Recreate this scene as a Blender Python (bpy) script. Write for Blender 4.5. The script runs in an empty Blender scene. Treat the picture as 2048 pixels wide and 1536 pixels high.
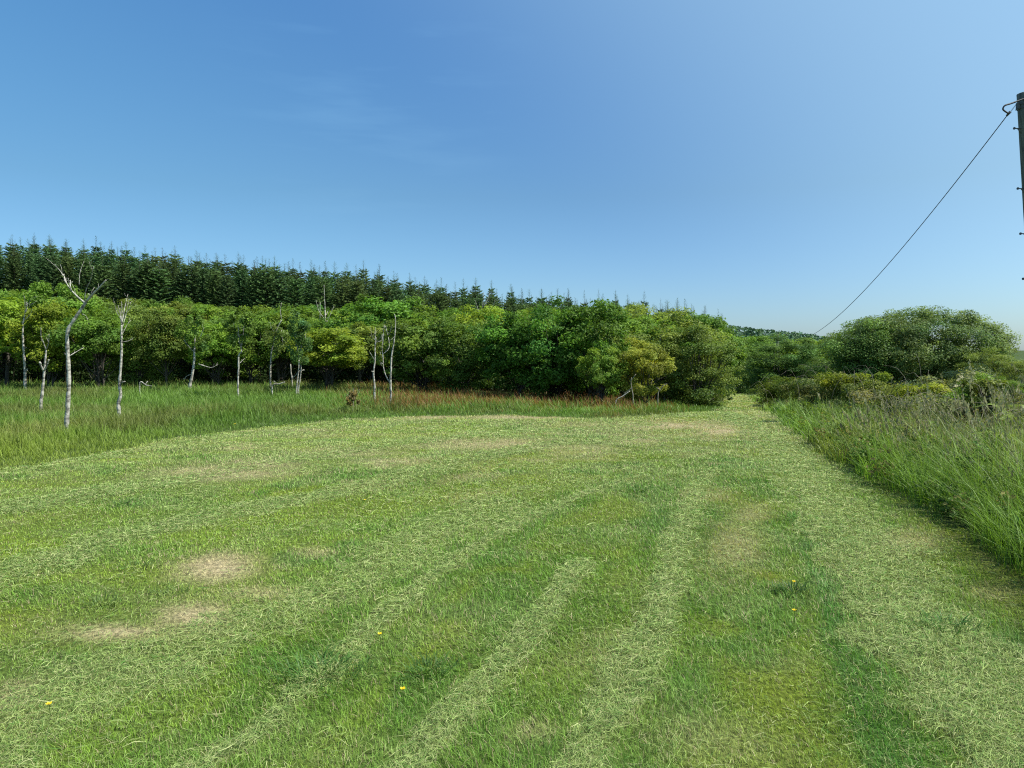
import bpy, math, random
import numpy as np
from mathutils import Vector, Matrix

scene = bpy.context.scene
COL = scene.collection
R = math.radians
rng = np.random.default_rng(7)
random.seed(7)

# ------------------------------------------------------------------ camera
F = 1479.0                      # focal length in pixels of the 2048 px wide frame
PITCH = math.atan(68 / F)
CAMZ = 1.6
cam_d = bpy.data.cameras.new('camera')
cam = bpy.data.objects.new('camera', cam_d)
COL.objects.link(cam)
cam.location = (0, 0, CAMZ)
cam.rotation_euler = (math.pi / 2 - PITCH, 0, 0)
cam_d.sensor_width = 36
cam_d.lens = 36 * F / 2048
cam_d.clip_end = 9000
cam_d.clip_start = 0.05
scene.camera = cam

# ------------------------------------------------------------------ world + sun
SUN_EL, SUN_AZ = 54.0, 100.0     # azimuth measured clockwise from the viewing direction (+Y)
w = bpy.data.worlds.new('World')
scene.world = w
w.use_nodes = True
nt = w.node_tree
nt.nodes.clear()
out = nt.nodes.new('ShaderNodeOutputWorld')
bg = nt.nodes.new('ShaderNodeBackground')
sky = nt.nodes.new('ShaderNodeTexSky')
sky.sky_type = 'NISHITA'
sky.sun_disc = False
sky.sun_elevation = R(SUN_EL)
sky.sun_rotation = R(SUN_AZ)
sky.altitude = 30
sky.air_density = 0.95
sky.dust_density = 0.7
sky.ozone_density = 2.6
bg.inputs[1].default_value = 0.113
# one faint wisp of cirrus
tc = nt.nodes.new('ShaderNodeTexCoord')
mp = nt.nodes.new('ShaderNodeMapping'); mp.vector_type = 'POINT'
mp.inputs['Rotation'].default_value = (0, R(14), 0)
mp.inputs['Scale'].default_value = (2.2, 2.2, 15)
nz = nt.nodes.new('ShaderNodeTexNoise'); nz.inputs['Scale'].default_value = 2.4
nz.inputs['Detail'].default_value = 6
rp = nt.nodes.new('ShaderNodeValToRGB')
rp.color_ramp.elements[0].position = 0.50; rp.color_ramp.elements[1].position = 0.80
dist = nt.nodes.new('ShaderNodeVectorMath'); dist.operation = 'DISTANCE'
nrm = nt.nodes.new('ShaderNodeVectorMath'); nrm.operation = 'NORMALIZE'
dist.inputs[1].default_value = Vector((-0.17, 0.93, 0.31)).normalized()
mr = nt.nodes.new('ShaderNodeMapRange')
mr.inputs['From Min'].default_value = 0.0; mr.inputs['From Max'].default_value = 0.22
mr.inputs['To Min'].default_value = 0.16; mr.inputs['To Max'].default_value = 0.0
mul = nt.nodes.new('ShaderNodeMath'); mul.operation = 'MULTIPLY'
mx = nt.nodes.new('ShaderNodeMixRGB'); mx.blend_type = 'MIX'
mx.inputs['Color2'].default_value = (5.0, 6.2, 7.4, 1)
L = nt.links.new
L(tc.outputs['Generated'], mp.inputs['Vector']); L(mp.outputs[0], nz.inputs['Vector'])
L(nz.outputs['Fac'], rp.inputs[0])
L(tc.outputs['Generated'], nrm.inputs[0]); L(nrm.outputs[0], dist.inputs[0])
L(dist.outputs['Value'], mr.inputs['Value'])
L(rp.outputs[0], mul.inputs[0]); L(mr.outputs[0], mul.inputs[1])
L(sky.outputs[0], mx.inputs['Color1']); L(mul.outputs[0], mx.inputs['Fac'])
sx = nt.nodes.new('ShaderNodeSeparateXYZ'); tr_ = nt.nodes.new('ShaderNodeValToRGB'); tm_ = nt.nodes.new('ShaderNodeMixRGB')
tm_.blend_type = 'MULTIPLY'; tm_.inputs[0].default_value = 1
tr_.color_ramp.elements[0].position = 0.0; tr_.color_ramp.elements[0].color = (.52, .66, .86, 1)
tr_.color_ramp.elements[1].position = .45; tr_.color_ramp.elements[1].color = (.47, .80, 1.0, 1)
e_ = tr_.color_ramp.elements.new(.2); e_.color = (.46, .64, .74, 1)
L(nrm.outputs[0], sx.inputs[0]); L(sx.outputs['Z'], tr_.inputs[0]); L(tr_.outputs[0], tm_.inputs[2]); L(mx.outputs[0], tm_.inputs[1])
# broad aureole towards the sun, and the sky brightening again away from the dark band at 90 degrees
sv = Vector((math.sin(R(SUN_AZ)) * math.cos(R(SUN_EL)), math.cos(R(SUN_AZ)) * math.cos(R(SUN_EL)), math.sin(R(SUN_EL))))
dt = nt.nodes.new('ShaderNodeVectorMath'); dt.operation = 'DOT_PRODUCT'; dt.inputs[1].default_value = sv
L(nrm.outputs[0], dt.inputs[0])
prev = tm_.outputs[0]
for lo, hi, colr in ((.08, .58, (1.15, 1.30, .62, 1)), (.22, -.22, (.05, .28, .25, 1))):
    m1_ = nt.nodes.new('ShaderNodeMapRange'); m1_.inputs['From Min'].default_value = lo; m1_.inputs['From Max'].default_value = hi; m1_.interpolation_type = 'SMOOTHSTEP'
    ad = nt.nodes.new('ShaderNodeMixRGB'); ad.blend_type = 'ADD'; ad.inputs['Color2'].default_value = colr
    L(dt.outputs['Value'], m1_.inputs['Value']); L(m1_.outputs[0], ad.inputs['Fac']); L(prev, ad.inputs['Color1']); prev = ad.outputs[0]
L(prev, bg.inputs[0]); L(bg.outputs[0], out.inputs[0])

sd = bpy.data.lights.new('sun', 'SUN')
sd.energy = 5.0
sd.angle = R(0.5)
sd.color = (1.0, 0.95, 0.86)
so = bpy.data.objects.new('sun', sd)
COL.objects.link(so)
sdir = Vector((math.sin(R(SUN_AZ)) * math.cos(R(SUN_EL)), math.cos(R(SUN_AZ)) * math.cos(R(SUN_EL)), math.sin(R(SUN_EL))))
so.rotation_euler = sdir.to_track_quat('Z', 'Y').to_euler()
so.location = (20, 0, 40)

scene.view_settings.view_transform = 'Standard'
scene.view_settings.look = 'None'
scene.view_settings.exposure = 0.64
scene.view_settings.gamma = 1.0
scene.render.engine = 'CYCLES'
scene.cycles.use_denoising = False
scene.cycles.pixel_filter_type = 'BLACKMAN_HARRIS'
scene.cycles.filter_width = 1.15
scene.cycles.sample_clamp_indirect = 4
scene.cycles.max_bounces = 6
scene.cycles.diffuse_bounces = 3
scene.cycles.transparent_max_bounces = 4
scene.cycles.transmission_bounces = 4

# ------------------------------------------------------------------ helpers
def sstep(a, b, x):
    t = np.clip((np.asarray(x, float) - a) / (b - a), 0, 1)
    return t * t * (3 - 2 * t)

_lat = np.random.default_rng(3).random((256, 256))
def vn(x, y, s, seed=0):
    """smooth value noise 0..1, feature size s"""
    X = np.asarray(x, float) / s + seed * 17.31; Y = np.asarray(y, float) / s + seed * 9.77
    xi = np.floor(X).astype(int); yi = np.floor(Y).astype(int)
    fx = X - xi; fy = Y - yi
    fx = fx * fx * (3 - 2 * fx); fy = fy * fy * (3 - 2 * fy)
    a = _lat[xi % 256, yi % 256]; b = _lat[(xi + 1) % 256, yi % 256]
    c = _lat[xi % 256, (yi + 1) % 256]; d = _lat[(xi + 1) % 256, (yi + 1) % 256]
    return (a * (1 - fx) + b * fx) * (1 - fy) + (c * (1 - fx) + d * fx) * fy
def fbm(x, y, s, seed=0, o=3):
    r = 0; a = 1; t = 0
    for k in range(o):
        r = r + a * vn(x, y, s / 2 ** k, seed + k * 5); t += a; a *= .55
    return r / t

def ray(u, v):
    a = (u - 1024) / F; b = (768 - v) / F
    return a, math.cos(PITCH) + b * math.sin(PITCH), -math.sin(PITCH) + b * math.cos(PITCH)
def P(u, v, Y):
    a, y, z = ray(u, v)
    return Vector((a / y * Y, Y, CAMZ + z / y * Y))
def G(u, v):
    """pixel on flat ground z=0"""
    a, y, z = ray(u, v)
    t = -CAMZ / z
    return (a * t, y * t)

def H(x, y):
    """terrain height"""
    x = np.asarray(x, float); y = np.asarray(y, float)
    ys = np.maximum(y, 1.0)
    r = x / ys
    t = np.maximum(y - 18, 0)
    drop = -.040 * np.minimum(t, 60) - .0009 * np.clip(t - 20, 0, 40) ** 2
    wr = sstep(-.10, .22, r)
    hl = .118 * (1 - sstep(-.72, .22, r)) * np.clip(y - 36, 0, 75)
    z = drop * wr + hl
    dip = -.16 * np.exp(-((y - 21.3) / .8) ** 2) * sstep(.22, .28, r)
    near = sstep(60, 25, np.abs(x) + np.abs(y))
    und = (fbm(x, y, 3.5, 2) - .5) * .07 + (fbm(x, y, .55, 9) - .5) * .022
    bank = .10 * sstep(0, 2.2, x - redge(y)) * sstep(34, 20, y)
    big = (fbm(x, y, 60, 4) - .5) * 3.0 * sstep(90, 300, np.hypot(x, y))
    return z + dip + und * near + big + bank

# right edge of the mown strip (x as function of y), left/back edge as polyline
_re = np.array([(-20, 2.2), (0, 2.9), (3, 3.25), (5.1, 3.68), (7.2, 4.12), (9.5, 4.45), (12.5, 5.05), (16, 5.9), (19.5, 6.75), (25, 8.55), (30, 9.9), (45, 14.0), (60, 19.5), (90, 30)])
def redge(y):
    return np.interp(y, _re[:, 0], _re[:, 1])
_bp = [(-90, 962), (0, 940), (120, 922), (240, 900), (330, 882), (430, 866), (520, 856), (600, 848), (700, 838), (850, 833), (1000, 831), (1120, 834), (1230, 838), (1330, 830), (1400, 820), (1436, 814)]
_bg = np.array([G(u, v) for u, v in _bp])
# left border as y of the back edge for a given bearing r = x / y
_br = _bg[:, 0] / _bg[:, 1]
def backy(x, y):
    r = np.asarray(x, float) / np.maximum(y, .5)
    yb = np.interp(r, _br, _bg[:, 1])
    yb = np.where(r < _br[0], _bg[0, 1] * (_br[0] / np.minimum(r, -1e-3)), yb)
    return yb
def mown(x, y):
    """signed: >0 inside the mown area (metres, roughly)"""
    x = np.asarray(x, float); y = np.asarray(y, float)
    w_ = (fbm(x, y, 1.1, 21) - .5) * .55 + (vn(x, y, .25, 22) - .5) * .18
    a = np.where(y < 5, 9., backy(x, y) - y)
    le = np.interp(y, [19, 22, 25, 30, 45, 60, 90], [5.6, 6.2, 7.1, 8.7, 12.7, 18.0, 28])
    lane = np.where(y > 19, x - le, -9.)
    a = np.maximum(a, lane)
    b = redge(y) - x
    return np.minimum(a, b) + w_

# ------------------------------------------------------------------ mesh helpers
def new_obj(name, me, mat=None, parent=None):
    o = bpy.data.objects.new(name, me)
    COL.objects.link(o)
    if mat: me.materials.append(mat)
    if parent: o.parent = parent
    return o
def raw_mesh(name, verts, loops, starts, col=None, smooth=False):
    me = bpy.data.meshes.new(name)
    verts = np.ascontiguousarray(verts, dtype=np.float32)
    me.vertices.add(len(verts)); me.vertices.foreach_set('co', verts.ravel())
    me.loops.add(len(loops)); me.loops.foreach_set('vertex_index', np.ascontiguousarray(loops, dtype=np.int32))
    me.polygons.add(len(starts)); me.polygons.foreach_set('loop_start', np.ascontiguousarray(starts, dtype=np.int32))
    me.polygons.foreach_set('use_smooth', np.full(len(starts), smooth))
    me.update(calc_edges=True)
    if col is not None:
        at = me.attributes.new('Col', 'FLOAT_COLOR', 'POINT')
        c4 = np.ones((len(verts), 4), np.float32); c4[:, :3] = col
        at.data.foreach_set('color', c4.ravel())
    return me
def tag(o, label=None, cat=None, group=None, kind=None):
    if label: o['label'] = label
    if cat: o['category'] = cat
    if group: o['group'] = group
    if kind: o['kind'] = kind
    return o
def empty(name, loc, rz=0):
    o = bpy.data.objects.new(name, None)
    o.empty_display_size = .3
    COL.objects.link(o)
    o.location = loc; o.rotation_euler = (0, 0, rz)
    return o

class MB:
    """collects quads/tris with a colour per vertex"""
    def __init__(s): s.v = []; s.l = []; s.n = []; s.c = []; s.k = 0
    def add(s, verts, faces, col):
        verts = np.asarray(verts, float)
        s.v.append(verts)
        c = np.asarray(col, float)
        if c.ndim == 1: c = np.tile(c, (len(verts), 1))
        s.c.append(c)
        for f in faces:
            s.l.extend([i + s.k for i in f]); s.n.append(len(f))
        s.k += len(verts)
    def tube(s, pts, rad, col, n=8, cap=True, jit=0):
        pts = [Vector(p) for p in pts]
        vs = []
        up = Vector((0.13, 0.97, .21)).normalized()
        for i, p in enumerate(pts):
            d = (pts[min(i + 1, len(pts) - 1)] - pts[max(i - 1, 0)])
            if d.length < 1e-9: d = Vector((0, 0, 1))
            d.normalize()
            a = d.cross(up)
            if a.length < .05: a = d.cross(Vector((1, 0, 0)))
            a.normalize(); b = d.cross(a).normalized()
            for k in range(n):
                t = 2 * math.pi * k / n
                r = rad[i] * (1 + (random.random() - .5) * jit)
                vs.append(p + a * math.cos(t) * r + b * math.sin(t) * r)
        fs = []
        for i in range(len(pts) - 1):
            for k in range(n):
                k2 = (k + 1) % n
                fs.append((i * n + k, i * n + k2, (i + 1) * n + k2, (i + 1) * n + k))
        if cap:
            fs.append(tuple(range(n - 1, -1, -1)))
            m = (len(pts) - 1) * n
            fs.append(tuple(m + k for k in range(n)))
        s.add([tuple(v) for v in vs], fs, col)
    def box(s, c, sx, sy, sz, col, rot=None):
        pts = []
        for dz in (-1, 1):
            for dy in (-1, 1):
                for dx in (-1, 1):
                    p = Vector((dx * sx / 2, dy * sy / 2, dz * sz / 2))
                    if rot: p = rot @ p
                    pts.append(tuple(p + Vector(c)))
        s.add(pts, [(0, 1, 3, 2), (4, 6, 7, 5), (0, 4, 5, 1), (2, 3, 7, 6), (0, 2, 6, 4), (1, 5, 7, 3)][::1], col)
    def mesh(s, name, smooth=True):
        st = np.concatenate([[0], np.cumsum(s.n)[:-1]])
        return raw_mesh(name, np.concatenate(s.v), s.l, st, np.concatenate(s.c), smooth)
    def build(s, name, mat, parent=None, smooth=True):
        return new_obj(name, s.mesh(name, smooth), mat, parent)

def smooth_path(pts, sub=4):
    """Catmull-Rom through pts"""
    pts = [np.array(p, float) for p in pts]
    q = [2 * pts[0] - pts[1]] + pts + [2 * pts[-1] - pts[-2]]
    o = []
    for i in range(1, len(q) - 2):
        for k in range(sub):
            t = k / sub
            o.append(.5 * ((2 * q[i]) + (-q[i - 1] + q[i + 1]) * t + (2 * q[i - 1] - 5 * q[i] + 4 * q[i + 1] - q[i + 2]) * t * t + (-q[i - 1] + 3 * q[i] - 3 * q[i + 1] + q[i + 2]) * t ** 3))
    o.append(pts[-1])
    return [tuple(a) for a in o]

def blade_mesh(name, pos, h, wd, yaw, bend, col, tipcol=None, tall=False, lean=0.12, twist=None):
    """grass blades: pos (N,3), bent over towards yaw by bend*h"""
    N = len(pos)
    ts = [0, .38, .72, 1.0] if tall else [0, .55, 1.0]
    wf = [.85, 1.0, .62, 0] if tall else [1.0, .8, 0]
    dx = np.cos(yaw); dy = np.sin(yaw)
    if twist is None: twist = rng.normal(0, .7, N)
    wx = -np.sin(yaw + twist); wy = np.cos(yaw + twist)
    k = len(ts) * 2 - 1
    V = np.zeros((N, k, 3), np.float32); C = np.zeros((N, k, 3), np.float32)
    tc_ = col if tipcol is None else tipcol
    j = 0
    for i, t in enumerate(ts):
        ho = h * (lean * t + bend * t * t)
        hz = h * (t - .42 * np.minimum(bend, 1.4) * t * t)
        cx = pos[:, 0] + dx * ho; cy = pos[:, 1] + dy * ho; cz = pos[:, 2] + hz
        cc = col * (1 - t * t) + tc_ * t * t
        if i < len(ts) - 1:
            for s_ in (-.5, .5):
                V[:, j, 0] = cx + wx * wd * wf[i] * s_; V[:, j, 1] = cy + wy * wd * wf[i] * s_; V[:, j, 2] = cz
                C[:, j] = cc; j += 1
        else:
            V[:, j, 0] = cx; V[:, j, 1] = cy; V[:, j, 2] = cz; C[:, j] = cc; j += 1
    if tall:
        pat = [0, 1, 3, 2, 2, 3, 5, 4, 4, 5, 6]; st = [0, 4, 8]
    else:
        pat = [0, 1, 3, 2, 2, 3, 4]; st = [0, 4]
    base = np.arange(N) * k
    loops = (base[:, None] + np.array(pat)[None]).ravel()
    starts = (np.arange(N)[:, None] * len(pat) + np.array(st)[None]).ravel()
    return raw_mesh(name, V.reshape(-1, 3), loops, starts, C.reshape(-1, 3), True)

# ------------------------------------------------------------------ materials
def leaf_mat(name, trans=.35, rough=.5, spec=.3, var=.12, hvar=.03, sat=1.0):
    m = bpy.data.materials.new(name); m.use_nodes = True
    t = m.node_tree; t.nodes.clear(); N = t.nodes.new; K = t.links.new
    o = N('ShaderNodeOutputMaterial'); p = N('ShaderNodeBsdfPrincipled'); tr = N('ShaderNodeBsdfTranslucent')
    a = N('ShaderNodeAttribute'); a.attribute_name = 'Col'
    oi = N('ShaderNodeObjectInfo')
    hs = N('ShaderNodeHueSaturation')
    m1 = N('ShaderNodeMapRange'); m1.inputs['To Min'].default_value = 1 - var; m1.inputs['To Max'].default_value = 1 + var
    m2 = N('ShaderNodeMapRange'); m2.inputs['To Min'].default_value = .5 - hvar; m2.inputs['To Max'].default_value = .5 + hvar
    ml = N('ShaderNodeMath'); ml.operation = 'MULTIPLY'; ml.inputs[1].default_value = 7.31
    fr = N('ShaderNodeMath'); fr.operation = 'FRACT'
    hs.inputs['Saturation'].default_value = sat
    K(oi.outputs['Random'], m1.inputs[0]); K(oi.outputs['Random'], ml.inputs[0]); K(ml.outputs[0], fr.inputs[0]); K(fr.outputs[0], m2.inputs[0])
    K(a.outputs['Color'], hs.inputs['Color']); K(m1.outputs[0], hs.inputs['Value']); K(m2.outputs[0], hs.inputs['Hue'])
    p.inputs['Roughness'].default_value = rough
    p.inputs['Specular IOR Level'].default_value = spec
    K(hs.outputs[0], p.inputs['Base Color'])
    g = N('ShaderNodeMixRGB'); g.blend_type = 'MULTIPLY'; g.inputs[0].default_value = 1; g.inputs[2].default_value = (1.18, 1.16, .62, 1)
    K(hs.outputs[0], g.inputs[1]); K(g.outputs[0], tr.inputs['Color'])
    mix = N('ShaderNodeMixShader'); mix.inputs[0].default_value = trans
    K(p.outputs[0], mix.inputs[1]); K(tr.outputs[0], mix.inputs[2]); K(mix.outputs[0], o.inputs[0])
    return m
def bark_mat(name, base=(.3, .29, .26), dark=(.09, .08, .07), scale=14, stretch=.35, rough=.85, thr=.45):
    m = bpy.data.materials.new(name); m.use_nodes = True
    t = m.node_tree; N = t.nodes.new; K = t.links.new
    p = t.nodes['Principled BSDF']; p.inputs['Roughness'].default_value = rough
    tc = N('ShaderNodeTexCoord'); mp = N('ShaderNodeMapping'); mp.inputs['Scale'].default_value = (1, 1, stretch)
    n = N('ShaderNodeTexNoise'); n.inputs['Scale'].default_value = scale; n.inputs['Detail'].default_value = 7
    r = N('ShaderNodeValToRGB')
    r.color_ramp.elements[0].position = thr - .1; r.color_ramp.elements[0].color = (*dark, 1)
    r.color_ramp.elements[1].position = thr + .12; r.color_ramp.elements[1].color = (*base, 1)
    b = N('ShaderNodeBump'); b.inputs['Strength'].default_value = .6; b.inputs['Distance'].default_value = .02
    K(tc.outputs['Object'], mp.inputs[0]); K(mp.outputs[0], n.inputs['Vector']); K(n.outputs['Fac'], r.inputs[0])
    K(r.outputs[0], p.inputs['Base Color']); K(n.outputs['Fac'], b.inputs['Height']); K(b.outputs[0], p.inputs['Normal'])
    return m
def plain_mat(name, col, rough=.6, metal=0.0):
    m = bpy.data.materials.new(name); m.use_nodes = True
    t = m.node_tree; p = t.nodes['Principled BSDF']
    n = t.nodes.new('ShaderNodeTexNoise'); n.inputs['Scale'].default_value = 30
    r = t.nodes.new('ShaderNodeValToRGB')
    r.color_ramp.elements[0].color = (*[c * .7 for c in col], 1); r.color_ramp.elements[1].color = (*[min(1, c * 1.25) for c in col], 1)
    t.links.new(n.outputs['Fac'], r.inputs[0]); t.links.new(r.outputs[0], p.inputs['Base Color'])
    p.inputs['Roughness'].default_value = rough; p.inputs['Metallic'].default_value = metal
    return m

M_LEAF = leaf_mat('foliage', .40, .5, .14, .13, .012)
M_NEEDLE = leaf_mat('spruce_needles', .15, .65, .06, .28, .016)
M_GRASS = leaf_mat('grass_blades', .34, .5, .25, 0, 0)
M_DRY = leaf_mat('cut_grass', .22, .6, .15, 0, 0)
M_BARK = bark_mat('dark_bark', (.075, .066, .05), (.02, .018, .014), 9)
M_PALE = bark_mat('pale_dead_bark', (.46, .44, .37), (.08, .075, .06), 11, 1.5, thr=.45)
M_TWIG = bark_mat('twig_bark', (.30, .27, .20), (.10, .09, .06), 20)
M_POLE = bark_mat('creosoted_timber', (.14, .15, .125), (.045, .05, .045), 26, .06)
M_STEEL = plain_mat('galvanised_steel', (.10, .10, .10), .5, .6)
M_CABLE = plain_mat('black_cable', (.02, .022, .028), .5)
M_PETAL = leaf_mat('yellow_petals', .2, .4, .4, 0, 0)

# ------------------------------------------------------------------ ground colour
def polyd(x, y, pts):
    """distance to polyline and parameter"""
    best = np.full(np.shape(x), 1e9)
    for (x0, y0), (x1, y1) in zip(pts[:-1], pts[1:]):
        dx, dy = x1 - x0, y1 - y0
        t = np.clip(((x - x0) * dx + (y - y0) * dy) / (dx * dx + dy * dy + 1e-9), 0, 1)
        best = np.minimum(best, np.hypot(x - x0 - t * dx, y - y0 - t * dy))
    return best
def gl(*p): return [G(u, v) for u, v in p]
SWATH = [   # (polyline on the ground, half width, strength)
    (gl((780, 1620), (870, 1480), (985, 1360), (1060, 1270), (1120, 1195), (1165, 1130)), .10, 1.0),
    (gl((380, 1560), (520, 1470), (660, 1345), (800, 1212), (940, 1105), (1060, 1035), (1180, 985), (1290, 950)), .09, .9),
    (gl((1120, 1620), (1180, 1500), (1250, 1385), (1300, 1270), (1345, 1150), (1370, 1050), (1392, 985), (1420, 940)), .13, 1.0),
    (gl((1640, 1060), (1700, 1120), (1790, 1240), (1900, 1370), (2030, 1530), (2100, 1640)), .25, 1.0),
    (gl((1760, 1150), (1880, 1270), (2010, 1380), (2150, 1500)), .30, .7),
    (gl((1445, 823), (1500, 850), (1560, 890), (1620, 960), (1690, 1040), (1800, 1150)), .38, .8),
    (gl((0, 1500), (150, 1400), (330, 1320), (520, 1250), (680, 1180), (850, 1085), (1000, 1010)), .34, .6),
    (gl((-60, 1180), (200, 1090), (450, 1030), (700, 980), (900, 930), (1100, 890), (1290, 878)), .30, .6),
    (gl((-60, 1030), (250, 980), (520, 930), (800, 890), (1000, 868), (1300, 850)), .35, .6),
    (gl((0, 950), (250, 908), (430, 875), (600, 857), (850, 843), (1100, 846)), .25, .45),
]
DARK_STRIP = gl((1600, 1030), (1632, 1100), (1668, 1190), (1705, 1290), (1750, 1410), (1800, 1540))  # darker green strip along the left of the right-hand swath
TAN = [(430, 1138, 85, 26, 1.0), (390, 1235, 80, 30, .9), (230, 1268, 110, 18, .9), (520, 1190, 90, 20, .45), (440, 945, 120, 14, .8), (520, 928, 70, 10, .8),
       (960, 888, 110, 12, .65), (800, 925, 90, 12, .5), (700, 905, 120, 10, .35), (1470, 1090, 60, 60, .45), (1500, 1030, 40, 20, .4), (1330, 852, 190, 9, .75), (1450, 862, 70, 7, .7), (1040, 835, 130, 4, .8),
       (870, 833, 60, 5, .9), (1200, 1320, 90, 40, .18), (1820, 1090, 70, 22, .4), (1400, 1480, 120, 50, .18), (1070, 1470, 50, 25, .3),
       (1990, 1190, 70, 18, .3), (630, 1110, 40, 10, .5), (1280, 880, 60, 6, .6), (30, 1390, 40, 30, .6), (1560, 1330, 60, 20, .15), (1215, 1280, 60, 18, .2)]
LUSH = [(1480, 945, 170, 45, 1.0), (1540, 985, 90, 30, .7), (1180, 1080, 120, 30, .55), (1680, 1290, 45, 130, .85), (880, 1130, 120, 30, .7), (680, 1310, 90, 50, .75),
        (300, 1110, 180, 22, .5), (820, 960, 120, 22, .7), (1080, 1230, 40, 60, .7), (560, 1420, 120, 60, .5), (1400, 1420, 90, 60, .35), (1880, 1260, 50, 25, .8), (60, 1200, 70, 30, .7), (930, 1330, 60, 60, .5),
        (740, 1060, 120, 18, .6), (1560, 860, 60, 10, .4), (1760, 1460, 90, 60, .5), (1480, 870, 30, 8, .4), (1300, 970, 60, 14, .3), (1640, 1180, 50, 60, .6), (400, 1010, 100, 10, .4), (130, 1320, 100, 14, .6)]
YEL = [(1330, 1010, 130, 30, .8), (1900, 1080, 110, 40, .6), (1290, 1130, 90, 40, .5), (1640, 1000, 60, 30, .7), (1000, 960, 150, 20, .4), (1560, 1130, 60, 50, .5), (200, 940, 250, 20, .3), (1560, 1400, 90, 60, .25)]
def blob(x, y, lst):
    tot = np.zeros(np.shape(x))
    for (u, v, a, b, s_) in lst:
        cx, cy = G(u, v)
        ax = a * cy / F                      # metres across
        y1 = G(u, v + b)[1]; y0 = G(u, v - b)[1]
        ay = max((y0 - y1) / 2, .05)
        q = ((x - cx - (y - cy) * cx / cy) / ax) ** 2 + ((y - cy) / ay) ** 2
        q = q * (.25 + 1.5 * fbm(x, y, .30 + .03 * cy, 31, 5)) * (.6 + .8 * vn(x, y, .06, 33))
        tot = np.maximum(tot, s_ * np.exp(-q * 1.1))
    return tot
C_BASE = np.array((.205, .300, .032)); C_LUSH = np.array((.070, .200, .030)); C_YEL = np.array((.250, .320, .022))
C_TAN = np.array((.50, .42, .24)); C_PALE = np.array((.30, .39, .14)); C_BLUE = np.array((.115, .225, .055))
def swath(x, y):
    s_ = np.zeros(np.shape(x))
    for pts, hw, st in SWATH:
        d = polyd(x, y, pts) + (fbm(x, y, .3, 41) - .5) * hw * 1.3 + (fbm(x, y, .09, 43) - .5) * hw * .6
        s_ = np.maximum(s_, st * (.75 + .5 * fbm(x, y, .8, 45)) * sstep(hw * 1.25, hw * .55, d))
    return s_
def lawn(x, y):
    """colour, swath strength, tan strength, lush strength"""
    n1 = fbm(x, y, 1.3, 1, 4); n2 = fbm(x * .8, y, .35, 6, 3); n3 = fbm(x, y, 3.0, 8)
    s_ = swath(x, y); t_ = blob(x, y, TAN); l_ = blob(x, y, LUSH); ye = blob(x, y, YEL)
    t_ = np.clip(.92 * t_ + .25 * sstep(.60, .78, n1) * sstep(3, 8, y), 0, 1)
    edge = np.zeros(np.shape(x))
    for pts, hw, st in SWATH[:7]:
        d = polyd(x, y, pts) + (fbm(x, y, .4, 47) - .5) * .25
        edge = np.maximum(edge, st * sstep(hw + .38, hw + .12, d) * (.3 + fbm(x, y, .7, 48)))
    d = polyd(x, y, DARK_STRIP) + (fbm(x, y, .3, 49) - .5) * .12
    edge = np.maximum(edge, 1.3 * sstep(.20, .08, d))
    l_ = np.clip(np.maximum(np.maximum(l_, .75 * edge), .7 * sstep(.54, .68, fbm(x, y, .9, 14, 3))), 0, 1) * (1 - t_)
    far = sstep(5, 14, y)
    c = C_BASE[None] * (.8 + .4 * n3[:, None]) * np.ones((len(x), 1))
    def mixc(c, k, f): return c * (1 - f[:, None]) + k[None] * f[:, None]
    c = mixc(c, C_YEL, np.clip(ye * .9 + .35 * sstep(.5, .75, n1), 0, 1))
    c = mixc(c, C_LUSH, np.clip(l_ * 1.0, 0, .92) * (1 - s_))
    c = mixc(c, C_BLUE, .35 * sstep(.45, .7, fbm(x, y, 1.8, 17)))
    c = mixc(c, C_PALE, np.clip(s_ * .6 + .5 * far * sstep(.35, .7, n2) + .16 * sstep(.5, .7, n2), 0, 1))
    rr0 = np.hypot(x + 2, y * 1.25)
    st0 = fbm(rr0 * 3.2, np.arctan2(x + 2, y) * 3.0, 1.0, 61, 3)
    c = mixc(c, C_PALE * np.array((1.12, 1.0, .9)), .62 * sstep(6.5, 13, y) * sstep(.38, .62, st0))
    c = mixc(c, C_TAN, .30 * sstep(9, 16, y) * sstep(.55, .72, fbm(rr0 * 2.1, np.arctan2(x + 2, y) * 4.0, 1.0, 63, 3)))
    c = mixc(c, C_TAN, np.clip(t_ * 1.15, 0, .95))
    return c, s_, t_, l_

# ------------------------------------------------------------------ ground sheet
def axis(segs):
    a = []
    for lo, hi, st in segs: a += list(np.arange(lo, hi - 1e-6, st))
    a.append(segs[-1][1]); return np.array(a)
gx = axis([(-6000, -1000, 1000), (-1000, -200, 100), (-200, -60, 10), (-60, -22, 1.5), (-22, -8, .25), (-8, 8, .09), (8, 16, .2), (16, 60, 1.2), (60, 200, 10), (200, 1000, 100), (1000, 6000, 1000)])
gy = axis([(-2000, -200, 300), (-200, -20, 20), (-20, 1.6, 1.2), (1.6, 8, .07), (8, 22, .12), (22, 60, .6), (60, 150, 4), (150, 400, 25), (400, 1600, 150), (1600, 8000, 800)])
GX, GY = np.meshgrid(gx, gy)
fx_, fy_ = GX.ravel(), GY.ravel()
gz = H(fx_, fy_)
nx_, ny_ = len(gx), len(gy)
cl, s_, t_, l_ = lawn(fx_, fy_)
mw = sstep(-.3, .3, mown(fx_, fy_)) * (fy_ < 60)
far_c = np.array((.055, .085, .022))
gap_c = cl * (.42 + .30 * t_[:, None]) + np.array((.015, .011, .006))  # ground under the blades: lawn colour darkened to make the gaps darker
gcol = gap_c * mw[:, None] + far_c[None] * (1 - mw[:, None])
idx = np.arange(nx_ * ny_).reshape(ny_, nx_)
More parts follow.
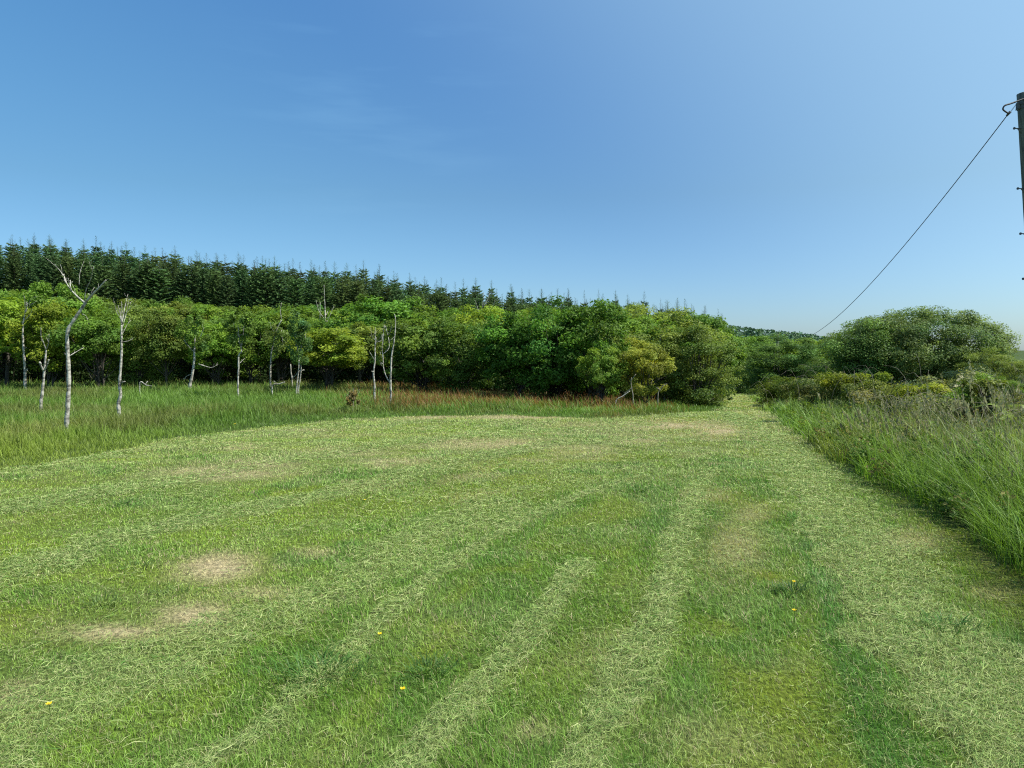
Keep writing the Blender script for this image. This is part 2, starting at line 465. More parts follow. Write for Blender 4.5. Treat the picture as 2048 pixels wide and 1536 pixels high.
q = np.stack([idx[:-1, :-1], idx[:-1, 1:], idx[1:, 1:], idx[1:, :-1]], -1).reshape(-1, 4)
me = raw_mesh('ground', np.stack([fx_, fy_, gz], 1), q.ravel(), np.arange(len(q)) * 4, gcol, True)
m = bpy.data.materials.new('ground_turf'); m.use_nodes = True
t = m.node_tree; p = t.nodes['Principled BSDF']; p.inputs['Roughness'].default_value = .95; p.inputs['Specular IOR Level'].default_value = .1
a = t.nodes.new('ShaderNodeAttribute'); a.attribute_name = 'Col'
tcn = t.nodes.new('ShaderNodeTexCoord')
n = t.nodes.new('ShaderNodeTexNoise'); n.inputs['Scale'].default_value = 38; n.inputs['Detail'].default_value = 8
rr = t.nodes.new('ShaderNodeValToRGB'); rr.color_ramp.elements[0].position = .35; rr.color_ramp.elements[0].color = (.45, .45, .45, 1)
rr.color_ramp.elements[1].position = .68; rr.color_ramp.elements[1].color = (1.3, 1.3, 1.3, 1)
mm = t.nodes.new('ShaderNodeMixRGB'); mm.blend_type = 'MULTIPLY'; mm.inputs[0].default_value = 1
b = t.nodes.new('ShaderNodeBump'); b.inputs['Strength'].default_value = .9; b.inputs['Distance'].default_value = .03
K = t.links.new
K(tcn.outputs['Object'], n.inputs['Vector']); K(n.outputs['Fac'], rr.inputs[0]); K(a.outputs['Color'], mm.inputs[1]); K(rr.outputs[0], mm.inputs[2])
K(mm.outputs[0], p.inputs['Base Color']); K(n.outputs['Fac'], b.inputs['Height']); K(b.outputs[0], p.inputs['Normal'])
ground = new_obj('ground', me, m)
tag(ground, kind='structure')

# ------------------------------------------------------------------ leaf cloud builder
LEAFK = 1.5
def leaf_cloud(cent, rad, n, size, col, colvar=.22, flat=.6, upb=.55, outc=None, tip=None):
    """one small rhombic leaf per row, clumped round centres; returns verts, loops, starts, cols"""
    cent = np.asarray(cent, float); rad = np.asarray(rad, float)
    K_ = len(cent)
    wgt = rad ** 2 / np.sum(rad ** 2)
    ids = rng.choice(K_, n, p=wgt)
    d = rng.normal(size=(n, 3)); d /= np.linalg.norm(d, axis=1)[:, None]
    rr_ = rng.random(n) ** (1 / 2.2)
    off = d * rr_[:, None] * rad[ids][:, None]; off[:, 2] *= flat
    p = cent[ids] + off
    oc = cent.mean(0) if outc is None else np.array(outc)
    out = p - oc; out /= np.linalg.norm(out, axis=1)[:, None] + 1e-6
    nrm = out * .55 + d * .35 + np.array((0, 0, upb)) + rng.normal(0, .55, (n, 3))
    nrm /= np.linalg.norm(nrm, axis=1)[:, None]
    a = np.cross(nrm, rng.normal(size=(n, 3))); a /= np.linalg.norm(a, axis=1)[:, None]
    b = np.cross(nrm, a)
    sz = size * (.6 + .8 * rng.random(n))
    l = a * (sz * .5)[:, None]; w_ = b * (sz * .30)[:, None]
    f = nrm * (sz * .10)[:, None]
    V = np.stack([p - l, p + w_ + f, p + l, p - w_ + f], 1)
    cv = (1 + colvar * rng.normal(size=(K_, 1)) * .7)[ids] * (1 + colvar * .7 * rng.normal(size=(n, 1)))
    col = np.asarray(col, float) * LEAFK; c = col[None] * np.clip(cv, .4, 1.9)
    hue = rng.normal(0, .07, (K_, 1))[ids]
    c = c * (1 + np.concatenate([hue, hue * .2, -hue], 1))
    if tip is not None:
        k = (rng.random((K_, 1)) < tip[1])[ids]
        c = np.where(k, np.asarray(tip[0])[None] * LEAFK * np.clip(cv, .5, 1.5), c)
    C = np.repeat(c[:, None], 4, 1)
    return V.reshape(-1, 3), np.clip(C.reshape(-1, 3), .003, .9)
def quad_mesh(name, V, C):
    n = len(V) // 4
    return raw_mesh(name, V, np.arange(n * 4), np.arange(n) * 4, C, False)

KINDS = {   # base leaf colours
    'yellow': ((.150, .225, .014), ((.21, .26, .015), .3)),
    'ygreen': ((.105, .185, .018), ((.15, .22, .02), .25)),
    'green': ((.072, .142, .016), ((.10, .19, .018), .2)),
    'bright': ((.088, .175, .020), ((.11, .22, .025), .25)),
    'dark': ((.050, .112, .014), ((.075, .17, .018), .25)),
    'mid': ((.060, .110, .018), ((.09, .14, .022), .2)),
    'olive': ((.105, .145, .034), ((.14, .18, .045), .3)),
    'golden': ((.25, .24, .03), ((.31, .28, .04), .3)),
    'redolive': ((.095, .120, .020), ((.15, .14, .025), .25)),
    'bush': ((.068, .120, .030), ((.11, .17, .045), .25)),
    'grey': ((.080, .118, .040), ((.13, .17, .06), .28)),
}
_mean = np.array((.088, .138, .024))
KINDS = {k: (tuple(np.array(a) * (1 - f) + _mean * f), (tuple(np.array(b[0]) * (1 - f) + _mean * 1.35 * f), b[1])) for k, (a, b), f in ((k, v, {'golden': .52, 'grey': .2, 'bush': .2, 'dark': .25, 'redolive': .6}.get(k, .45)) for k, v in KINDS.items())}
def tree_meshes(kind, seed, n=11000, size=.105, base=.22, clumps=95, squash=1.0, Wd=4.0, Ht=4.0, cr=.40, stems=None):
    """canonical tree 4 m wide, 4 m high; returns (trunk mesh, crown mesh)"""
    global rng
    r = np.random.default_rng(seed); random.seed(seed)
    zc = Ht * (base + (1 - base) * .47); rz_up = Ht - zc - cr * .5; rz_dn = zc - Ht * base
    Rw = Wd / 2 - cr * .6
    th = r.random(clumps) * 2 * math.pi; ct = r.uniform(-.95, 1, clumps)
    rad = np.where(r.random(clumps) < .72, r.uniform(.8, 1.0, clumps), r.uniform(.3, .8, clumps))
    bump = .84 + .30 * np.sin(th * 2 + r.random() * 6) * .5 + .14 * np.sin(th * 5 + r.random() * 6) + .34 * (vn(th * 1.6, ct * 2.2, .8, seed) - .5)
    st_ = np.sqrt(1 - ct ** 2) ** (.8 if Wd < 8 else 1.0)
    if Wd > 8: bump = .93 + .14 * (vn(th * 1.6, ct * 2.2, .5, seed) - .5)
    cx = np.cos(th) * st_ * Rw * rad * bump; cy = np.sin(th) * st_ * Rw * rad * bump
    cz = zc + np.where(ct > 0, ct * rz_up, ct * rz_dn) * rad * ((.74 + .50 * vn(th, ct * 3, .7, seed + 3)) if Wd < 8 else (.92 + .12 * vn(th * 2, ct * 3, .5, seed + 3)))
    cent = np.stack([cx, cy, cz], 1)
    crad = cr * r.uniform(.45, 1.35, clumps)
    keep = rng; rng = r
    col, tip = KINDS[kind]
    V, C = leaf_cloud(cent, crad, n, size, col, tip=tip, outc=(0, 0, zc - .3), flat=.62 if Wd < 8 else .8)
    rng = keep
    crown = quad_mesh('crown', V, C)
    mb = MB()
    ns = stems or random.choice([1, 2, 3])
    for s_ in range(ns):
        a0 = random.random() * 6.28; off = .0 if ns == 1 else .12
        bx, by = math.cos(a0) * off, math.sin(a0) * off
        lean = random.uniform(.05, .30) if ns > 1 else .06
        top = Vector((bx + math.cos(a0) * lean * 1.8, by + math.sin(a0) * lean * 1.8, Ht * .72))
        mid = Vector((bx * 1.5 + random.uniform(-.1, .1), by * 1.5 + random.uniform(-.1, .1), Ht * base * 1.05))
        rb = .085 if ns == 1 else .06
        path = smooth_path([(bx, by, -.3), (bx * 1.1, by * 1.1, .3), tuple(mid), tuple((mid + top) / 2 + Vector((random.uniform(-.15, .15), random.uniform(-.15, .15), 0))), tuple(top)], 3)
        mb.tube(path, [rb * (1 - .8 * i / (len(path) - 1)) for i in range(len(path))], (1, 1, 1), 7, True, .15)
        # limbs to clump centres
        ch = random.sample(range(clumps), 11)
        for c in ch:
            e = Vector(cent[c]); k = random.uniform(.25, .75)
            st = Vector(path[int(k * (len(path) - 1))])
            m_ = st.lerp(e, .5) + Vector((random.uniform(-.15, .15), random.uniform(-.15, .15), random.uniform(-.25, .05)))
            pp = smooth_path([tuple(st), tuple(m_), tuple(e)], 3)
            mb.tube(pp, [.03 * (1 - .75 * i / (len(pp) - 1)) for i in range(len(pp))], (1, 1, 1), 5, False, .1)
    return mb.mesh('trunk'), crown

VAR = {}
def variant(kind, k):
    if (kind, k) not in VAR:
        sz = {'olive': .085, 'bush': .085, 'grey': .09}.get(kind, .115)
        VAR[(kind, k)] = tree_meshes(kind, hash_seed(kind) + k * 13, 15000 if sz > .1 else 20000, sz, base=.02 if kind == 'olive' else (.12, .08, .15)[k % 3] if kind in ('dark', 'mid', 'bush', 'grey', 'golden') else (.33, .27, .36)[k % 3], clumps=120)
        VAR[(kind, k)][0].materials.append(M_BARK); VAR[(kind, k)][1].materials.append(M_LEAF)
    return VAR[(kind, k)]
def hash_seed(s_): return sum((i + 1) * ord(ch) for i, ch in enumerate(s_))

def place_tree(meshes, u, vtop, Y, wpx, label, group=None, name='broadleaf_tree', cat='tree', rz=None, depthk=1.0, cw=4.0, ch=4.0):
    top = P(u, vtop, Y)
    gz_ = float(H(top.x, Y))
    h = top.z - gz_
    wd = wpx / F * Y
    o = empty(name, (top.x, Y, gz_), random.random() * 6.28 if rz is None else rz)
    o.scale = (wd / cw, wd / cw * depthk, h / ch)
    tag(o, label, cat, group)
    tm, cm = meshes
    a = bpy.data.objects.new('trunk', tm); b_ = bpy.data.objects.new('crown', cm)
    for x_ in (a, b_): COL.objects.link(x_); x_.parent = o
    return o

GF = 'broadleaf trees along the front edge of the wood'
front = [
 (8, 590, 30, 205, 'yellow', 0, 'yellow-green broadleaf tree at the left border of the photo'),
 (95, 604, 29, 150, 'yellow', 1, 'bright yellow-green tree behind the tall pale forked dead tree'),
 (112, 560, 37, 160, 'bright', 0, 'taller fresh green tree rising behind the yellow-green ones at left'),
 (196, 622, 29, 150, 'green', 0, 'deep green low tree between the forked dead tree and the twiggy dead tree'),
 (278, 628, 31, 165, 'olive', 0, 'olive green tree just right of the twiggy dead tree'),
 (330, 622, 30, 120, 'redolive', 0, 'brown-tinged olive tree over the fallen branches in the grass'),
 (430, 640, 31, 130, 'ygreen', 0, 'light green tree between the first and second leafy saplings'),
 (395, 600, 38, 170, 'ygreen', 1, 'broad light green tree in the second row above the leafy ash sapling'),
 (500, 628, 32, 130, 'green', 1, 'mid green tree right of the sapling with a crooked neck'),
 (560, 618, 33, 150, 'ygreen', 2, 'loose light green tree with thin bare twigs showing'),
 (655, 655, 28, 190, 'yellow', 2, 'low wide yellow-green tree left of the pair of thin white dead stems'),
 (760, 588, 35, 200, 'bright', 1, 'bright green tree with raised dome top below the dark spruces'),
 (720, 640, 31, 130, 'redolive', 1, 'brownish green tree behind the thin white dead stems'),
 (845, 608, 27, 190, 'mid', 0, 'dull dark green round tree just right of the thin white dead stems'),
 (930, 640, 26, 150, 'mid', 1, 'dull dark green tree with crown down to the rusty docks'),
 (965, 610, 33, 170, 'yellow', 0, 'yellow-topped tree behind the dull dark green trees'),
 (1040, 612, 24.5, 190, 'dark', 0, 'deep green oak with clumpy foliage, left of the wood\'s three dark oaks'),
 (1105, 588, 24, 190, 'dark', 1, 'tallest deep green oak, its leader standing clear against the spruces'),
 (1185, 592, 23.5, 190, 'dark', 2, 'deep green oak next to the golden tree, right of the three dark oaks'),
 (1205, 690, 21.5, 110, 'ygreen', 0, 'small yellowish green tree squeezed between the dark oak and the golden tree'),
 (1287, 668, 21.5, 130, 'golden', 0, 'small golden yellow tree at the front of the wood'),
 (1315, 612, 26, 250, 'olive', 1, 'large soft olive green willow behind the golden tree'),
 (1395, 650, 24.5, 170, 'olive', 2, 'olive green willow with crown down to the grass at the right of the wood'),
 (1402, 622, 33, 150, 'green', 2, 'green tree on the skyline at the falling right shoulder of the wood'),
 (1418, 700, 26, 80, 'olive', 0, 'low olive green bush at the foot of the wood where the lane begins'),
 (1432, 655, 31, 130, 'green', 0, 'green tree at the right tip of the wood beside the mown lane'),
]
for (u, v, Y, wp, kd, k, lb) in front:
    place_tree(variant(kd, k % 3), u, v, Y, wp * 1.12, lb, GF)

# second and third rows, seen only as crowns between the others
bnd = lambda u: np.interp(u, [-150, 0, 150, 250, 350, 450, 600, 700, 800, 900, 1000, 1150, 1250, 1350, 1420], [560, 562, 592, 592, 582, 602, 600, 600, 604, 612, 616, 604, 604, 618, 636])
GB = 'broadleaf trees deep in the wood'
LMK = [(-60, 'past the left picture edge'), (50, 'behind the knobbly dead tree'), (140, 'behind the forked dead tree'), (240, 'behind the twiggy dead tree'), (310, 'above the crooked fallen branch'), (388, 'behind the sapling with a leaning stem'), (478, 'behind the crooked-necked sapling'), (545, 'behind the thin bare-branched sapling'),
       (600, 'behind the twin saplings'), (675, 'above the small brown sapling'), (770, 'behind the two thin white stems'), (850, 'behind the dull round tree'), (950, 'left of the dark oaks'), (1040, 'behind the first dark oak'), (1105, 'behind the tallest dark oak'), (1185, 'behind the third dark oak'), (1285, 'behind the golden tree'), (1380, 'behind the olive willows'), (1450, 'at the right tip of the wood')]
kinds_b = ['green', 'olive', 'ygreen', 'mid', 'bright', 'green', 'redolive', 'ygreen']
lab_b = {'green': 'mid green tree deep in the wood, half hidden behind the front trees', 'olive': 'olive tree deep in the wood, half hidden behind the front trees',
         'ygreen': 'light green tree deep in the wood, half hidden behind the front trees', 'mid': 'dull green tree deep in the wood, half hidden behind the front trees',
         'bright': 'fresh green tree deep in the wood, half hidden behind the front trees', 'redolive': 'brown-tinged tree deep in the wood, half hidden behind the front trees'}
i = 0
fdep = lambda u: np.interp(u, [-200, 500, 800, 1000, 1200, 1450], [31, 32, 29, 25, 24, 27])
for row, dY, du in ((0, 4.5, 88), (1, 9.5, 78), (2, 15, 70)):
    u = -170 + row * 35
    while u < 1440:
        kd = kinds_b[(i * 5 + row) % 8]
        Y = float(fdep(u)) + dY + random.uniform(-1.2, 1.2)
        lmk = min(LMK, key=lambda q_: abs(q_[0] - u))[1]
        lbl_ = {'green': 'mid green', 'olive': 'olive', 'ygreen': 'light green', 'mid': 'dull green', 'bright': 'fresh green', 'redolive': 'brown-tinged'}[kd] + ' tree ' + ('in the second row', 'in the third row', 'in the rearmost row')[row] + ' ' + lmk
        place_tree(variant(kd, i % 3), u, bnd(u) + random.uniform(-2, 12) + (26, 10, 0)[row], Y, du * random.uniform(1.9, 2.4), lbl_, GB)
        u += du * random.uniform(.85, 1.15); i += 1
# left-out-of-frame and side trees so the wood carries on past the picture edge
for (x, y) in ((-30, 24), (-27, 28), (-34, 31), (-26, 34), (-38, 38)):
    uu = 1024 + x / y * F
    place_tree(variant('ygreen', i % 3), uu, 590, y, 190 * 30 / y, 'light green tree of the wood beyond the left picture edge', 'broadleaf trees beyond the left edge'); i += 1

# ------------------------------------------------------------------ spruce plantation
def spruce_meshes(seed, Ht=9.0, Rw=1.45, col=(.028, .058, .026), bushy=False):
    r = np.random.default_rng(seed)
    mb = MB()
    mb.tube([(0, 0, -.4), (0, 0, 2), (.03, 0, 5), (0, .03, Ht * .88), (0, 0, Ht)], [.13, .11, .07, .018, .004], (1, 1, 1), 6, False)
    Vs = []; Cs = []
    z = .9
    while z < Ht * .985:
        f = 1 - z / Ht
        Lm = Rw * (1 - (z / Ht) ** 4.0) * (.5 + .5 * min(1, f * 3.2)) + .08
        nb = 4 if f < .14 else 8
        if f < .14: Lm = .16 + f * 3.0
        a0 = r.random() * 6.28
        for b_ in range(nb):
            a = a0 + 6.283 * b_ / nb + r.normal(0, .15)
            Lb = Lm * r.uniform(.75, 1.15)
            el = R(38) if f < .14 else R(18 - 30 * f)
            dr = np.array((math.cos(a) * math.cos(el), math.sin(a) * math.cos(el), math.sin(el)))
            side = np.array((-math.sin(a), math.cos(a), 0))
            nt_ = max(3, int(Lb / .085))
            zz = z + r.normal(0, .06)
            for k in range(nt_):
                s_ = (k + .6) / nt_
                base = np.array((0, 0, zz)) + dr * Lb * s_ + np.array((0, 0, .12 * s_ * s_ * Lb))
                tw = (.30 if f > .14 else .07) * (1.15 - .6 * s_)
                for sg in (-1, 1):
                    dd = dr * .75 + side * sg * .8 + np.array((0, 0, -.12 + r.normal(0, .22))); dd /= np.linalg.norm(dd)
                    wv = np.cross(dd, r.normal(size=3)); wv /= np.linalg.norm(wv)
                    wv = wv * (.055 if f > .14 else .020)
                    tip = base + dd * tw * r.uniform(.7, 1.2)
                    Vs.append([base - wv * .6, base + dd * tw * .45 - wv, tip, base + dd * tw * .45 + wv])
                    c = np.array(col) * r.uniform(.6, 1.5) * (1 + .5 * s_ * (r.random() < .4))
                    Cs.append([c] * 4)
        z += (.30 if f > .14 else .24) * r.uniform(.85, 1.15)
    V = np.array(Vs).reshape(-1, 3); C = np.array(Cs).reshape(-1, 3)
    t_ = mb.mesh('trunk'); t_.materials.append(M_BARK)
    c_ = quad_mesh('crown', V, C); c_.materials.append(M_NEEDLE)
    return t_, c_
SPR = [spruce_meshes(100 + k, col=((.062, .112, .036), (.054, .098, .036), (.068, .106, .032), (.058, .114, .042), (.066, .100, .032))[k], Rw=(1.5, 1.35, 1.6, 1.3, 1.45)[k]) for k in range(5)]
skyl = lambda u: np.interp(u, [-200, 0, 100, 200, 300, 420, 540, 640, 750, 850, 930, 1050, 1150, 1250, 1340, 1400, 1460], [455, 468, 480, 487, 496, 510, 520, 528, 538, 556, 566, 584, 592, 600, 606, 618, 640])
def place_spruce(k, x, y, vtop, label, group, wscale=1.0):
    u = 1024 + x / y * F
    top = P(u, vtop, y); g = float(H(x, y)); h = max(top.z - g, 3.5)
    o = empty('spruce_tree', (x, y, g), random.random() * 6.28)
    o.scale = (wscale, wscale, h / 9.0)
    tag(o, label, 'tree', group)
    for nm, me_ in zip(('trunk', 'crown'), SPR[k]):
        c = bpy.data.objects.new(nm, me_); COL.objects.link(c); c.parent = o
    return o
GS = 'spruces of the plantation on the rising ground'
ns = 0
for row in range(5):
    x = -72 + random.random()
    while x < 38:
        base_y = 80 + row * 3.2
        y = base_y + sstep(-20, 30, x) * 22 + random.uniform(-.8, .8)
        r_ = x / y
        if -.73 < r_ < .285:
            u = 1024 + r_ * F
            front_lower = (4 - row) * 5
            v = skyl(u) - 9 - 5 * float(sstep(900, 1200, u)) + front_lower + random.gauss(2, 4.6) - (random.random() < .06) * 9
            place_spruce(random.randrange(5), x, y, v, 'dark spruce ' + ('low in the plantation' if row < 2 else 'half way up the plantation' if row < 4 else 'on the skyline') + ', ' + min(LMK, key=lambda q_: abs(q_[0] - u))[1].replace('behind', 'above'), GS, random.uniform(.72, 1.15)); ns += 1
        x += (1.72 + .10 * row) * random.uniform(.65, 1.35)
place_spruce(0, P(1336, 600, 74).x, 74, 598, 'single dark bushy-topped spruce standing up at the right end of the plantation skyline', GS, 1.25)
print('spruces', ns)

# ------------------------------------------------------------------ far wood (one mass) and mid-distance trees on the right
cent = []; rad = []
for k in range(420):
    u = random.uniform(1400, 1720); Y = random.uniform(150, 230)
    vt = np.interp(u, [1400, 1450, 1500, 1560, 1600, 1650, 1720], [640, 648, 655, 661, 664, 672, 684])
    p_ = P(u, vt, Y); g = float(H(p_.x, Y))
    for zz in np.linspace(g + 1, p_.z - .6, 9):
        f_ = (zz - g) / max(p_.z - g, 1)
        cent.append((p_.x, Y, zz)); rad.append(2.6 * (1.15 - f_))
V, C = leaf_cloud(cent, rad, 110000, .8, (.05, .09, .045), flat=1.0)
fw = new_obj('far_woodland', quad_mesh('far_woodland', V, C), M_NEEDLE)
tag(fw, 'dark band of distant conifer wood on the skyline behind the mown lane', 'wood', kind='stuff')

GM = 'trees beyond the end of the mown lane'
mid = [
 (1500, 668, 96, 130, 'bright', 0, 'fresh green tree far behind the end of the mown lane'),
 (1556, 676, 100, 130, 'green', 1, 'distant green tree showing above the dense bush, beside the far pole'),
 (1615, 668, 92, 130, 'ygreen', 1, 'distant light green tree where the cable meets the skyline'),
 (1655, 680, 88, 100, 'ygreen', 0, 'distant yellowish tree just left of the big domed tree'),
 (1480, 690, 70, 90, 'mid', 1, 'dark tree in the gap at the end of the lane'),
 (1530, 700, 60, 110, 'bush', 2, 'dark shrubby tree leaning over the far end of the lane'),
]
for (u, v, Y, wp, kd, k, lb) in mid:
    place_tree(variant(kd, k), u, v, Y, wp * 1.1, lb, GM)

def bush_tree(kind, seed, n, size, clumps, cr, base=.03, Wd=4.0, Ht=4.0):
    t_, c_ = tree_meshes(kind, seed, n, size, base=base, clumps=clumps, cr=cr, stems=3, Wd=Wd, Ht=Ht)
    t_.materials.append(M_BARK); c_.materials.append(M_LEAF); return t_, c_
B1 = bush_tree('bush', 901, 42000, .070, 170, .36)
B2 = bush_tree('grey', 902, 140000, .09, 680, .44, Wd=8.6, Ht=5.2)
B5 = bush_tree('bush', 906, 30000, .085, 160, .45, Wd=4.6, Ht=4.2)
B3 = bush_tree('ygreen', 903, 16000, .075, 110, .36)
B4 = bush_tree('olive', 904, 18000, .070, 110, .36)
place_tree(B1, 1572, 668, 46, 210, 'dense rounded mid green bush beside the mown lane', None, 'bush', 'bush')
place_tree(B1, 1640, 716, 40, 90, 'small green bush tucked between the dense bush and the big domed tree', None, 'bush', 'bush')
place_tree(B3, 1715, 636, 34, 190, 'yellow-green tree whose top shows at the left shoulder of the big domed tree')
place_tree(B2, 1842, 610, 29, 375, 'big wide domed grey-green tree at the right', None, 'broadleaf_tree', 'tree', .6, cw=8.6, ch=5.2)
place_tree(B5, 1738, 645, 28, 210, 'dark grey-green crown joined to the left side of the big domed tree', None, 'broadleaf_tree', 'tree', 2.0, cw=4.6, ch=4.2)
place_tree(B4, 1990, 690, 25, 150, 'pale olive bush at the right foot of the big domed tree', None, 'bush', 'bush')
place_tree(B4, 2075, 706, 22, 180, 'pale olive bush cut by the right picture edge', None, 'bush', 'bush')
place_tree(B3, 2025, 752, 17, 110, 'low light green bush behind the ivy-covered stump', None, 'bush', 'bush')
place_tree(B1, 1880, 765, 19, 130, 'low green bush in front of the big domed tree', None, 'bush', 'bush')

# ------------------------------------------------------------------ bramble hedge, ivy stumps, elder, fern
def line_leaves(p0, p1, h0, h1, wd, n, size, col, tip, cr=.28, ncl=None, seed=1):
    global rng
    keep = rng; rng = np.random.default_rng(seed)
    L_ = math.hypot(p1[0] - p0[0], p1[1] - p0[1]); ncl = ncl or int(L_ * 14)
    t = rng.random(ncl); x = p0[0] + (p1[0] - p0[0]) * t + rng.normal(0, wd * .33, ncl); y = p0[1] + (p1[1] - p0[1]) * t + rng.normal(0, wd * .2, ncl)
    hh = (h0 + (h1 - h0) * t) * (.85 + .3 * vn(t * L_, t * 0, .8, seed))
    z = H(x, y) + rng.random(ncl) ** .6 * (hh - cr * .4)
    V, C = leaf_cloud(np.stack([x, y, z], 1), np.full(ncl, cr) * rng.uniform(.6, 1.25, ncl), n, size, col, tip=tip)
    rng = keep
    return V, C
def twigs(mb, p0, p1, wd, n, h, r0=.004, seed=1, wild=.5):
    rr_ = random.Random(seed)
    for k in range(n):
        t = rr_.random(); x = p0[0] + (p1[0] - p0[0]) * t + rr_.gauss(0, wd * .4); y = p0[1] + (p1[1] - p0[1]) * t + rr_.gauss(0, wd * .3)
        z = float(H(x, y)); hh = h * rr_.uniform(.6, 1.15); a = rr_.random() * 6.28; b_ = rr_.uniform(.1, wild) * hh
        pts = smooth_path([(x, y, z), (x + math.cos(a) * b_ * .3, y + math.sin(a) * b_ * .3, z + hh * .6), (x + math.cos(a) * b_, y + math.sin(a) * b_, z + hh), (x + math.cos(a) * b_ * 1.9, y + math.sin(a) * b_ * 1.9, z + hh * rr_.uniform(.75, 1.1))], 2)
        mb.tube(pts, [r0 * (1 - .7 * i / (len(pts) - 1)) for i in range(len(pts))], (1, 1, 1), 4, False)
def gp(u, Y): return (P(u, 768, Y).x, Y)
def hedge(name, u0, Y0, u1, Y1, h0, h1, wd, n, size, col, tip, label, cat, ntw, seed):
    p0, p1 = gp(u0, Y0), gp(u1, Y1)
    c = ((p0[0] + p1[0]) / 2, (p0[1] + p1[1]) / 2)
    o = empty(name, (c[0], c[1], float(H(*c))))
    tag(o, label, cat)
    V, C = line_leaves(p0, p1, h0, h1, wd, n, size, col, tip, seed=seed)
    V = V - np.array(o.location)
    new_obj('foliage', quad_mesh('foliage', V, C), M_LEAF, o)
    if ntw:
        mb = MB(); twigs(mb, p0, p1, wd, ntw, max(h0, h1) * 1.05, seed=seed)
        for a_ in mb.v: a_ -= np.array(o.location)
        mb.build('stems', M_TWIG, o)
    return o
hedge('bramble_hedge', 1545, 26, 1700, 18.5, .95, .98, 1.3, 26000, .062, (.070, .112, .022), ((.11, .13, .035), .3), 'brownish green bramble hedge running beside the mown lane', 'hedge', 30, 11)
hedge('ivy_clump', 1695, 18.5, 1762, 16.6, .98, .86, 1.0, 9000, .06, (.13, .17, .025), ((.09, .12, .03), .3), 'lime green ivy clump on the near end of the bramble hedge', 'hedge', 20, 12)
hedge('bramble_thicket', 1775, 15.5, 1990, 11.5, .75, .78, 1.0, 11000, .055, (.12, .14, .045), ((.16, .15, .07), .4), 'tangled grey-brown bramble thicket between the hedge and the ivy-covered stump', 'hedge', 60, 13)
hedge('bramble_thicket', 1990, 11.3, 2200, 9.0, .85, .9, 1.1, 12000, .05, (.14, .15, .05), ((.20, .16, .08), .35), 'pale straggly bramble thicket right of the ivy-covered stump', 'hedge', 40, 14)
hedge('low_bush', 1835, 14.5, 1880, 14.0, .86, .82, .5, 3500, .055, (.20, .23, .03), ((.12, .16, .03), .3), 'small lime yellow bush poking up above the tangled brambles', 'bush', 8, 15)
hedge('low_bush', 1880, 17, 1950, 15, 1.0, 1.1, 1.0, 9000, .055, (.13, .15, .06), None, 'pale green low bush behind the lime yellow one', 'bush', 10, 16)

def ivy_stump(u, Y, wpx, vtop, n, col, label, seed):
    global rng
    p_ = P(u, vtop, Y); g = float(H(p_.x, Y)); h = p_.z - g; wd = wpx / F * Y
    o = empty('ivy_covered_stump', (p_.x, Y, g)); tag(o, label, 'stump')
    mb = MB(); mb.tube([(0, 0, -.2), (.01, 0, h * .5), (.03, .01, h * .82)], [wd * .20, wd * .17, wd * .13], (1, 1, 1), 9, True, .15)
    mb.build('stump', M_BARK, o)
    keep = rng; rng = np.random.default_rng(seed)
    k = 44; th = rng.random(k) * 6.28; z = rng.random(k) ** .55 * (h - .1)
    f_ = .55 + .45 * z / h
    cen = np.stack([np.cos(th) * wd * .34 * f_, np.sin(th) * wd * .34 * f_, z], 1)
    V, C = leaf_cloud(cen, np.full(k, wd * .22), n, .055, col, tip=((.24, .27, .05), .25), outc=(0, 0, h * .5))
    rng = keep
    new_obj('ivy', quad_mesh('ivy', V, C), M_LEAF, o)
ivy_stump(1967, 11.3, 78, 752, 5200, (.085, .12, .022), 'wide ivy-covered stump standing out of the brambles at the right', 51)
ivy_stump(1803, 15.0, 30, 762, 1600, (.08, .115, .025), 'narrow ivy-covered stump in front of the big domed tree', 52)

# elder with cream flower heads behind the wide stump
eo = place_tree(bush_tree('ygreen', 905, 7000, .11, 60, .42), 1945, 742, 13.6, 120, 'elder bush with flat creamy white flower heads', None, 'elder_bush', 'bush', 0)
mb = MB()
for k in range(26):
    a = random.random() * 6.28; rr_ = random.uniform(.1, 1.0) ** .5 * 1.7
    c = Vector((math.cos(a) * rr_, math.sin(a) * rr_ - .4, 3.90 - .34 * rr_ * rr_ + random.uniform(-.3, .1)))
    for j in range(26):
        b_ = random.random() * 6.28; q_ = math.sqrt(random.random()) * .12
        p_ = c + Vector((math.cos(b_) * q_, math.sin(b_) * q_, random.uniform(-.02, .05) - q_ * .3))
        s_ = .028
        mb.add([(p_.x - s_, p_.y, p_.z), (p_.x, p_.y - s_, p_.z + .012), (p_.x + s_, p_.y, p_.z), (p_.x, p_.y + s_, p_.z + .012)], [(0, 1, 2, 3)], (.72, .70, .58))
mb.build('flower_heads', M_DRY, eo)

